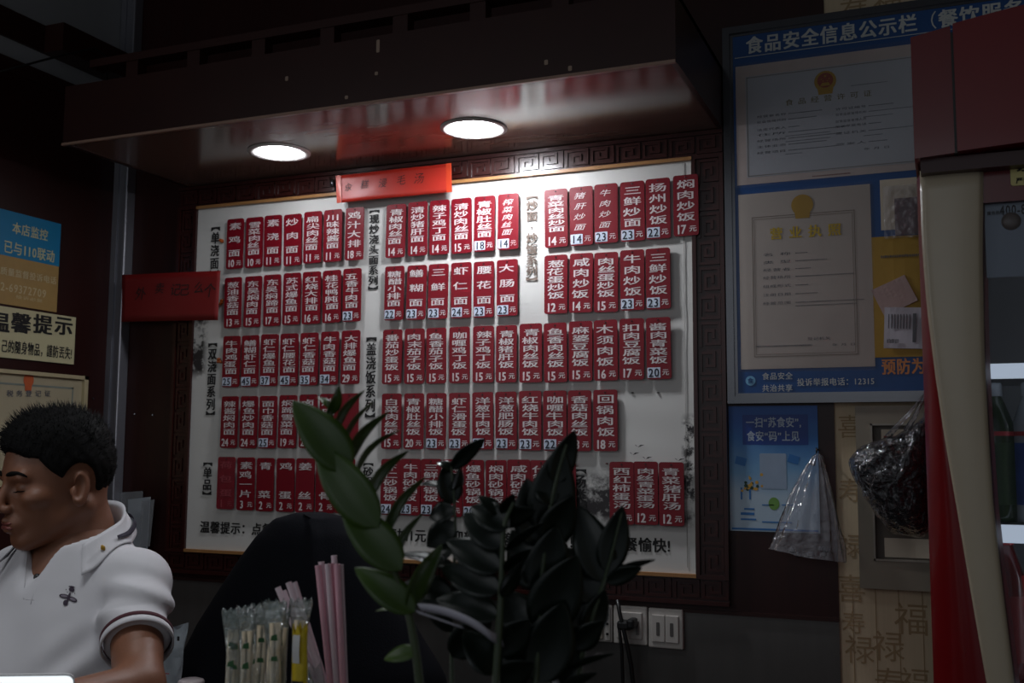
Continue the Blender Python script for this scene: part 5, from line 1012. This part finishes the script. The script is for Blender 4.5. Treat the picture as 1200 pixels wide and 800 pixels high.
# head frame, centimetres: x forward, y to his left, z up
hd_ = np.array((-0.40, -0.915, 0.0)); hd_ /= np.linalg.norm(hd_); tilt = math.radians(5)
Hf = hd_*math.cos(tilt)-Zv*math.sin(tilt); Hl = np.cross(Zv, hd_); Hu = np.cross(Hf, Hl); HR = np.stack([Hf, Hl, Hu], 1)*0.0097
EAR = np.array(P(93, 573, YM-0.03)); HO = EAR-HR @ np.array((-0.8, 7.0, -2.0))
def h2w(q): return HO+np.asarray(q) @ HR.T
def head_sdf(p, face=True):
    d = ell(p, (-0.3, 0, 2.2), (9.7, 7.5, 8.4)); d = smin(d, ell(p, (3.2, 0, -4.4), (5.9, 5.9, 7.4)), 2.2)
    d = smin(d, cap(p, (-2.0, 5.2, -5.0), (5.2, 2.2, -9.6), 1.7, 1.9), 1.6); d = smin(d, cap(p, (-2.0, -5.2, -5.0), (5.2, -2.2, -9.6), 1.7, 1.9), 1.6)
    d = smin(d, cap(p, (6.6, 0.9, -10.4), (6.6, -0.9, -10.4), 1.9, 1.9), 1.4)
    d = smin(d, cap(p, (7.9, 3.9, 0.9), (7.9, -3.9, 0.9), 1.2, 1.2), 1.4)
    for s in (1, -1):
        d = smin(d, ell(p, (5.9, s*4.6, -2.9), (2.3, 1.9, 1.7)), 1.3)
        d = smax(d, -ell(p, (9.3, s*3.3, -0.9), (1.5, 1.9, 1.05)), 1.0)
        d = smin(d, ell(p, (7.0, s*3.2, -1.0), (1.55, 1.75, 1.2)), 0.35)
        d = smax(d, -cap(p, (9.2, s*2.2, -1.75), (8.0, s*4.6, -1.85), 0.16, 0.12), 0.25)       # lower lid crease
        d = smax(d, -cap(p, (9.6, s*2.0, -4.6), (8.1, s*3.7, -7.4), 0.22, 0.25), 0.8)          # nasolabial fold
    d = smin(d, cap(p, (8.6, 0, 0.3), (10.9, 0, -3.9), 0.75, 1.05), 0.9); d = smin(d, ell(p, (10.9, 0, -4.25), (1.15, 1.15, 1.0)), 0.7)
    for s in (1, -1):
        d = smin(d, ell(p, (9.7, s*1.25, -4.6), (1.0, 0.75, 0.75)), 0.5); d = smax(d, -ell(p, (10.2, s*0.65, -5.25), (0.5, 0.3, 0.35)), 0.3)
    d = smin(d, ell(p, (8.0, 0, -7.3), (1.9, 2.8, 1.9)), 1.2)
    d = smin(d, cap(p, (9.55, 0, -6.75), (8.5, 2.1, -7.2), 0.62, 0.35), 0.5); d = smin(d, cap(p, (9.55, 0, -6.75), (8.5, -2.1, -7.2), 0.62, 0.35), 0.5)
    d = smin(d, cap(p, (9.25, 0.5, -8.15), (8.4, 1.7, -7.8), 0.66, 0.35), 0.45); d = smin(d, cap(p, (9.25, -0.5, -8.15), (8.4, -1.7, -7.8), 0.66, 0.35), 0.45)
    d = smax(d, -cap(p, (10.0, 1.9, -7.45), (10.0, -1.9, -7.45), 0.42, 0.42), 0.35)
    for s in (1, -1):
        R = rotxyz('Z', s*0.35) @ rotxyz('Y', -0.22); e = ell(p, (-0.9, s*7.5, -1.9), (1.9, 0.65, 3.3), R)
        e = smax(e, -ell(p, (-0.3, s*8.1, -1.6), (1.15, 0.65, 2.1), R), 0.45); e = smin(e, ell(p, (0.5, s*7.3, -2.3), (0.5, 0.6, 0.8)), 0.4); d = smin(d, e, 0.35)
    for zz in (3.6, 4.5, 5.3): d = smax(d, -cap(p, (9.6, 2.6, zz-0.3), (9.6, -2.6, zz-0.3), 0.9, 0.9)-0.0, 0.25) if False else d
    return d
nkw = np.array((NECK-HO)) @ (HR/0.0097**2)      # neck base in head coordinates
def head_neck(p): return smin(head_sdf(p), cap(p, (-2.6, 0, -5.5), tuple(nkw), 5.7, 6.4), 2.0)
V, F = surface_nets(head_neck, (-13, -10, -19), (13.5, 10, 12.5), 0.22)
Vh, Fh = h2w(V), F
# body skin: neck base, trunk, arms with hands
SHL = np.array(P(159, 684, YM+0.02)); SHR = NECK*2-SHL; SHR = np.array((SHR[0], SHR[1]+0.0, SHL[2]-0.005))
ELL_ = np.array(P(162, 806, YM-0.12)); WRL = np.array(P(48, 828, 1.16)); HAL = WRL+np.array((-0.055, -0.06, -0.012))
ELR = SHR+np.array((-0.05, -0.09, -0.27)); WRR = np.array((SHR[0]+0.04, 1.10, 1.16)); HAR = WRR+np.array((0.05, -0.07, -0.02))
CH = NECK+tf*0.030-Zv*0.235; BE = NECK+tf*0.085-Zv*0.40; PE = NECK+tf*0.0-Zv*0.58
FR = np.stack([tl_, -tf, Zv], 1)
def trunk(p, o=0.0):
    d = ell(p, CH, (0.172+o, 0.115+o, 0.19+o), FR); d = smin(d, ell(p, BE, (0.165+o, 0.128+o, 0.20+o), FR), 0.08); d = smin(d, ell(p, PE, (0.17+o, 0.12+o, 0.16+o), FR), 0.08)
    for s in (SHL, SHR): d = smin(d, cap(p, NECK-Zv*0.070, s, 0.060+o, 0.047+o), 0.045)
    d = smin(d, cap(p, NECK+Zv*0.03, NECK-Zv*0.08, 0.058+o, 0.09+o), 0.04); return d
def arm(p, s, e, w, o=0.0): return smin(cap(p, s, e, 0.048+o, 0.037+o), cap(p, e, w, 0.038+o, 0.027+o), 0.02)
def hand(p, w, h, side):
    fwd = (h-w)/np.linalg.norm(h-w); across = np.cross(fwd, Zv)*side; across /= np.linalg.norm(across); pc = w+fwd*0.055; R = np.stack([fwd, across, np.cross(fwd, across)], 1)
    d = ell(p, pc, (0.056, 0.041, 0.017), R); d = smin(d, cap(p, w, pc, 0.026, 0.022), 0.015)
    for k, L in enumerate((0.072, 0.082, 0.076, 0.058)):
        r0 = pc+fwd*0.04+across*(0.030-0.020*k); m1 = r0+fwd*L*0.5-Zv*0.006; m2 = m1+fwd*L*0.38-Zv*0.022
        d = smin(d, smin(cap(p, r0-fwd*0.02, m1, 0.0095, 0.0085), cap(p, m1, m2, 0.0085, 0.007), 0.004), 0.005)
    t0 = pc-fwd*0.02+across*0.034; t1 = t0+fwd*0.030+across*0.026-Zv*0.006; return smin(d, smin(cap(p, t0, t1, 0.013, 0.0105), cap(p, t1, t1+fwd*0.03+across*0.002-Zv*0.008, 0.0105, 0.008), 0.004), 0.01)
def body(p):
    d = smin(trunk(p, -0.006), smin(arm(p, SHL, ELL_, WRL), arm(p, SHR, ELR, WRR), 0.001), 0.03); d = smin(d, smin(hand(p, WRL, HAL, 1), hand(p, WRR, HAR, -1), 0.001), 0.012); return d
lo = np.minimum.reduce([SHR, ELR, WRR, WRL, HAL, HAR, PE-0.2])-0.16; hi = np.maximum.reduce([SHL, ELL_, NECK, PE+0.1])+0.16; hi[2] = NECK[2]+0.02
lo[2] = PE[2]-0.14
Vb, Fb = surface_nets(body, lo, hi, 0.0062)
mesh_obj('body', np.concatenate([Vh, Vb]), np.concatenate([Fh, Fb+len(Vh)]), SKIN, man)
# hair: cap of short hair with spiky top
def hair_sdf(p):
    n = 0.25*np.sin(p[..., 0]*2.3+1)*np.sin(p[..., 1]*2.1)*np.sin(p[..., 2]*1.9)
    d = smin(ell(p, (-0.3, 0, 2.7), (10.0, 8.1, 8.9)), ell(p, (0.4, 0, 7.2), (9.2, 6.9, 5.7)), 2.0)+n*0.5
    q = p[..., 0]; z = p[..., 2]; ay = np.abs(p[..., 1])
    front = (q-8.2)*0.8-(z-5.0)*1.0+0.04*ay**2*0            # hairline over the forehead
    side = np.where(z < 4.2, (q-2.6-0.55*(z+1.5)), -9)       # temple and sideburn
    nape = -(z+5.6-0.10*(q+8))                               # lower edge at the nape
    ear = 1.4-np.sqrt(((q+0.9)/1.25)**2+((z+1.6)/1.7)**2)*0.9
    low = np.where(q > -2.4, -(z+1.9-0.9*np.maximum(0, 0.2-q)), -9)
    d = smax(d, front*0.7, 0.6); d = smax(d, side*0.8, 0.5); d = smax(d, nape, 0.8); d = smax(d, np.minimum(ear+0.9, 3), 0.4); d = smax(d, low, 0.5)
    return d
V, F = surface_nets(hair_sdf, (-12.5, -10, -8), (11.5, 10, 14.5), 0.28)
rs = np.random.RandomState(5); top = V[(V[:, 2] > -2.5)]; pick = top[rs.choice(len(top), 2600)]; vs = []; fs = []
c0 = np.array((-0.5, 0, 1.5))
for p in pick:
    nrm = (p-c0)/np.linalg.norm(p-c0); up = max(0.0, (p[2]-3)/8); L = 0.35+1.05*up*rs.uniform(0.5, 1.3)+0.25*rs.rand()*(p[0] > 4); d = nrm+rs.normal(0, 0.28, 3)+np.array((0.25, 0, 0.5))*up; d /= np.linalg.norm(d)
    a = np.cross(d, (0.3, 0.9, 0.1)); a /= np.linalg.norm(a); e = np.cross(d, a); r = 0.12; q0 = p-nrm*0.25; k = len(vs)
    vs += [q0+a*r, q0-a*r*0.5+e*r*0.87, q0-a*r*0.5-e*r*0.87, p+d*L]; fs += [(k, k+1, k+3, k+3), (k+1, k+2, k+3, k+3), (k+2, k, k+3, k+3)]
hv = np.concatenate([V, np.array(vs)]); me = bpy.data.meshes.new('hair'); me.from_pydata([tuple(h2w(v)) for v in hv], [], [tuple(int(i) for i in f) for f in F]+[(a+len(V), c+len(V), e+len(V)) for a, c, e, _ in fs]); me.polygons.foreach_set('use_smooth', [True]*len(me.polygons)); me.materials.append(HAIR)
o = bpy.data.objects.new('hair', me); COL.objects.link(o); o.parent = man; o.matrix_parent_inverse = Matrix.Translation(man.location).inverted()
def on_head(q, lift=0.0):
    q = np.array(q, float)
    for _ in range(12):
        d = float(head_sdf(q[None])[0]); g = np.array([float(head_sdf((q+e)[None])[0])-d for e in np.eye(3)*0.02])/0.02; q = q-g/max(1e-6, (g @ g))*(d-lift)
    return q
for s in (1, -1):
    b = MB(); pts = [on_head((9.6-0.35*t*t*6, s*(1.3+3.9*t), 1.15+0.75*math.sin(PI*min(1, t*0.75+0.1))-0.5*t), 0.05) for t in np.linspace(0, 1, 9)]
    b.tube([h2w(p) for p in pts], [0.0022, 0.0034, 0.0042, 0.0044, 0.0042, 0.0038, 0.0032, 0.0024, 0.0012], 6); kid(b, 'eyebrow', HAIR, man, True)
    b = MB(); pts = [on_head((9.0-1.2*t*t, s*(1.95+2.7*t), -1.45-0.18*math.sin(PI*t)), 0.02) for t in np.linspace(0, 1, 7)]; b.tube([h2w(p) for p in pts], [0.0006, 0.0010, 0.0012, 0.0012, 0.0012, 0.001, 0.0006], 6); kid(b, 'eyelid_line', HAIR, man, True)
LIP = pm('darker lip', (126, 70, 64), 0.4)
b = MB(); pts = [on_head((9.4-0.18*abs(y)**1.6, y, -8.05+0.12*abs(y)), 0.03) for y in np.linspace(-1.8, 1.8, 11)]; b.tube([h2w(p) for p in pts], [0.001]+[0.0036]*9+[0.001], 8); kid(b, 'lower_lip', LIP, man, True)
b = MB(); pts = [on_head((9.6-0.16*abs(y)**1.6, y, -6.95-0.06*abs(y)), 0.02) for y in np.linspace(-1.9, 1.9, 11)]; b.tube([h2w(p) for p in pts], [0.001]+[0.0026]*9+[0.001], 8); kid(b, 'upper_lip', LIP, man, True)
# polo shirt
SLV = ELL_*0.60+SHL*0.40; SLR = ELR*0.60+SHR*0.40
def folds(p):
    u = (p-NECK) @ tl_; v = (p-NECK) @ Zv; w = (p-NECK) @ tf
    f = 0.0080*np.sin(46*u+18*v+3*np.sin(9*v))*np.clip((-v-0.10)*6, 0, 1)*np.clip((0.17-np.abs(u))*12, 0, 1)
    f += 0.0070*np.sin(70*v-60*u+2*np.sin(20*u)+1)*np.exp(-((np.abs(u)-0.12)/0.05)**2)*np.clip((-v-0.12)*8, 0, 1)
    return f
def sleeve(p, s, e, end):
    ax = (e-s)/np.linalg.norm(e-s); t = (p-s) @ ax; Ls = np.linalg.norm(end-s)
    d = cap(p, s-ax*0.0, e, 0.060, 0.047)
    q = np.cross(ax, tf); wv = (p-s) @ q; fv = (p-s) @ tf
    d = d+0.0095*np.sin(88*t+56*wv+2.2*np.sin(22*wv+1))*np.clip(t*10, 0, 1)*np.clip((Ls-t)*14, 0.05, 1)+0.004*np.sin(95*t-40*fv)*np.clip(t*8, 0, 1)*np.clip((Ls-t)*10, 0, 1)
    return smax(d, t-Ls, 0.004)
VT0 = NECK+tf*0.08-Zv*0.03; VT1 = NECK+tf*0.145-Zv*0.10
def shirt(p):
    d = trunk(p, 0.011)+folds(p)
    d = smin(d, smin(sleeve(p, SHL, ELL_, SLV), sleeve(p, SHR, ELR, SLR), 0.001), 0.010)
    d = smax(d, -cap(p, NECK-Zv*0.012+tf*0.012, NECK+Zv*0.12, 0.073, 0.085), 0.013)      # neck hole
    d = smax(d, -cap(p, VT0, VT1, 0.030, 0.003), 0.013)
    return d
lo2 = np.minimum.reduce([SHR, SLR, PE-0.2])-0.13; hi2 = np.maximum.reduce([SHL, SLV, NECK])+0.13; lo2[2] = PE[2]-0.06
def shirt_cut(p): return smax(shirt(p), (PE[2]-0.03)-p[..., 2], 0.003)
V, F = surface_nets(shirt_cut, lo2, hi2, 0.0044); polo = mesh_obj('polo_shirt', V, F, POLO, man); md = polo.modifiers.new('soft', 'SMOOTH'); md.factor = 0.5; md.iterations = 7
def hit(px, py, fn, lift=0.0):
    r = np.array(ray(px, py)); r /= np.linalg.norm(r); t = 1.0; e = np.array(EYE)
    for _ in range(200):
        d = float(fn((e+r*t)[None])[0])
        if d < 0.0003: break
        t += d*0.7
        if t > 4: break
    return e+r*(t-lift), t
def kid2(b, name, mat, smooth=False):
    o = b.build(name, mat, smooth=smooth); o.parent = polo; return o
# collar
def collar_pt(a, v, side_l):
    """a: angle round the neck, 0 at the nape; v 0 fold line, 1 outer edge, -1 inside band"""
    c, s = math.cos(a), math.sin(a); f = (1-c)/2; base = NECK+tf*0.004; rd = -tf*c+tl_*s
    q = base+rd*(0.074+0.012*f)+Zv*(0.048-0.092*f**1.1)+tf*0.03*f**2
    if v > 0:
        q = q+rd*(0.026+0.014*f)*v**0.8-Zv*(0.038+0.012*f**3)*v+tf*0.015*f*v
    elif v < 0: return q+rd*0.006*v+Zv*0.05*v
    need = 0.004+0.006*(1-abs(v))
    for _ in range(6):                                   # lies on top of the shirt
        d = float(shirt(q[None])[0])
        if d >= need: break
        g = np.array([float(shirt((q+e)[None])[0])-d for e in np.eye(3)*0.002]); g /= max(1e-9, np.linalg.norm(g)); q = q+g*(need-d)
    if side_l:
        d = float(shirt(q[None])[0]); g = np.array([float(shirt((q+e)[None])[0])-d for e in np.eye(3)*0.002]); q = q+g/max(1e-9, np.linalg.norm(g))*side_l
    return q
b = MB(); AM = math.radians(122)
b.grid(lambda u, v: collar_pt(-AM+2*AM*u, v*1.6-0.6 if v > 0.375 else (v-0.375)/0.375, 0), 64, 14); o = kid2(b, 'collar', POLO, True); md = o.modifiers.new('thick', 'SOLIDIFY'); md.thickness = 0.0022
for sgn in (1, -1):
    b = MB(); b.grid(lambda u, v: Vector(collar_pt(sgn*(0.35+1.25*u), 0.50+0.22*v, 0.0052)), 30, 4); o = kid2(b, 'collar_stripe', NAVYS, True); md = o.modifiers.new('thick', 'SOLIDIFY'); md.thickness = 0.0008; md.offset = 0
b = MB(); q = Vector(collar_pt(1.82, 0.62, 0.0040)); b.tube([q+Vector((0, -0.003, 0.004)), q, q+Vector((0, 0.004, -0.005))], [0.0016, 0.0042, 0.0016], 8); kid2(b, 'gold_embroidery', GOLD, True)
# cuffs
for s, e, end in ((SHL, ELL_, SLV), (SHR, ELR, SLR)):
    ax = Vector(e-s).normalized(); a1 = ax.cross(Vector((0, 0.2, 1))).normalized(); a2 = ax.cross(a1); Ls = (end-s) @ np.array(ax)
    def band(t0, t1, r, nm, mat):
        b = MB(); t01 = np.linalg.norm(e-s)
        b.grid(lambda u, v: Vector(s)+ax*(Ls+t0+(t1-t0)*v)+(a1*math.cos(2*PI*u)+a2*math.sin(2*PI*u))*(0.0528+r), 56, 3, wrap=True); o = kid2(b, nm, mat, True); md = o.modifiers.new('thick', 'SOLIDIFY'); md.thickness = 0.003; md.offset = 0
    band(-0.014, -0.006, 0.0035, 'cuff_stripe', MAROON); band(-0.006, 0.006, 0.003, 'cuff_edge', POLO)
# button, placket, embroidered bee
p, _ = hit(43.5, 676, shirt_cut); b = MB(); b.lathe([(0.0001, -0.002), (0.0055, -0.0015), (0.006, 0.0005), (0.0001, 0.001)], (0, 0, 0), 20); o = kid2(b, 'button', DARK, True); o.location = Vector(p); o.rotation_euler = (EYE-Vector(p)).to_track_quat('Z', 'Y').to_euler()
def strip_on(pts, w, nm, mat, lift=0.0012):
    W = [Vector(hit(x, y, shirt_cut, lift)[0]) for x, y in pts]; b = MB(); b.tube(W, w, 6); kid2(b, nm, mat, True)
strip_on([(46, 664), (41, 690), (36, 708)], 0.0007, 'placket_seam', POLO, -0.0005); strip_on([(30, 702), (40, 703)], 0.0007, 'placket_seam', POLO, -0.0005)
strip_on([(33, 640), (30, 665), (28, 702)], 0.0007, 'placket_seam', POLO, -0.0005)
BEE = pm('dark plum embroidery', (52, 40, 56), 0.8); BEEW = pm('grey embroidery', (120, 112, 124), 0.8)
def patch(cx, cy, rx, ry, rot, mat, lift, nm):
    b = MB(); ring = []
    for k in range(16):
        a = 2*PI*k/16; dx, dy = rx*math.cos(a), ry*math.sin(a); ring.append(hit(cx+dx*math.cos(rot)-dy*math.sin(rot), cy+dx*math.sin(rot)+dy*math.cos(rot), shirt_cut, lift)[0])
    c = hit(cx, cy, shirt_cut, lift+0.0006)[0]; b.add(ring+[c], [(16, (k+1) % 16, k) for k in range(16)]); kid2(b, nm, mat)
patch(75.0, 698.2, 5.8, 2.6, 0.15, BEE, 0.0012, 'bee_wing'); patch(85.2, 702, 5.6, 2.8, 0.42, BEE, 0.0012, 'bee_wing'); patch(75.0, 698.2, 4.0, 1.5, 0.15, BEEW, 0.0020, 'bee_wing_fill'); patch(85.2, 702, 3.8, 1.6, 0.42, BEEW, 0.0020, 'bee_wing_fill')
patch(76.8, 706, 2.9, 3.6, 0.3, BEE, 0.0016, 'bee_tail'); patch(80.5, 699, 1.5, 5.5, 0.35, BEE, 0.0022, 'bee_thorax'); patch(84, 690.5, 3.4, 2.6, 0.2, BEE, 0.0016, 'bee_head'); patch(84, 687.3, 3.8, 1.0, 0.15, BEE, 0.0016, 'bee_crown')
for x, y in ((77.5, 690.5), (79, 693.5), (87.5, 695)): patch(x, y, 0.6, 0.6, 0, BEE, 0.0016, 'bee_dot')
# trousers and shoes below the desk line
TROU = pm('dark trousers', (34, 34, 40), 0.85)
b = MB()
for s in (1, -1):
    hp = PE+tl_*0.085*s-Zv*0.02; b.tube([hp, hp-Zv*0.25+tf*0.02, hp-Zv*0.45+tf*0.03, hp-Zv*0.70, (hp[0], hp[1], 0.09)], [0.098, 0.092, 0.072, 0.066, 0.060], 20)
b.lathe([(0.0001, 0.02), (0.185, 0.01), (0.19, -0.08), (0.15, -0.16), (0.0001, -0.17)], tuple(PE), 28); kid(b, 'trousers', TROU, man, True)
for s in (1, -1):
    hp = PE+tl_*0.085*s; b = MB(); c = Vector((hp[0], hp[1], 0)); f = Vector(tf)
    b.tube([c-f*0.09+Vector((0, 0, 0.045)), c+Vector((0, 0, 0.055)), c+f*0.10+Vector((0, 0, 0.042)), c+f*0.175+Vector((0, 0, 0.034))], [0.040, 0.05, 0.042, 0.024], 14); kid(b, 'shoe', DARK, man, True)
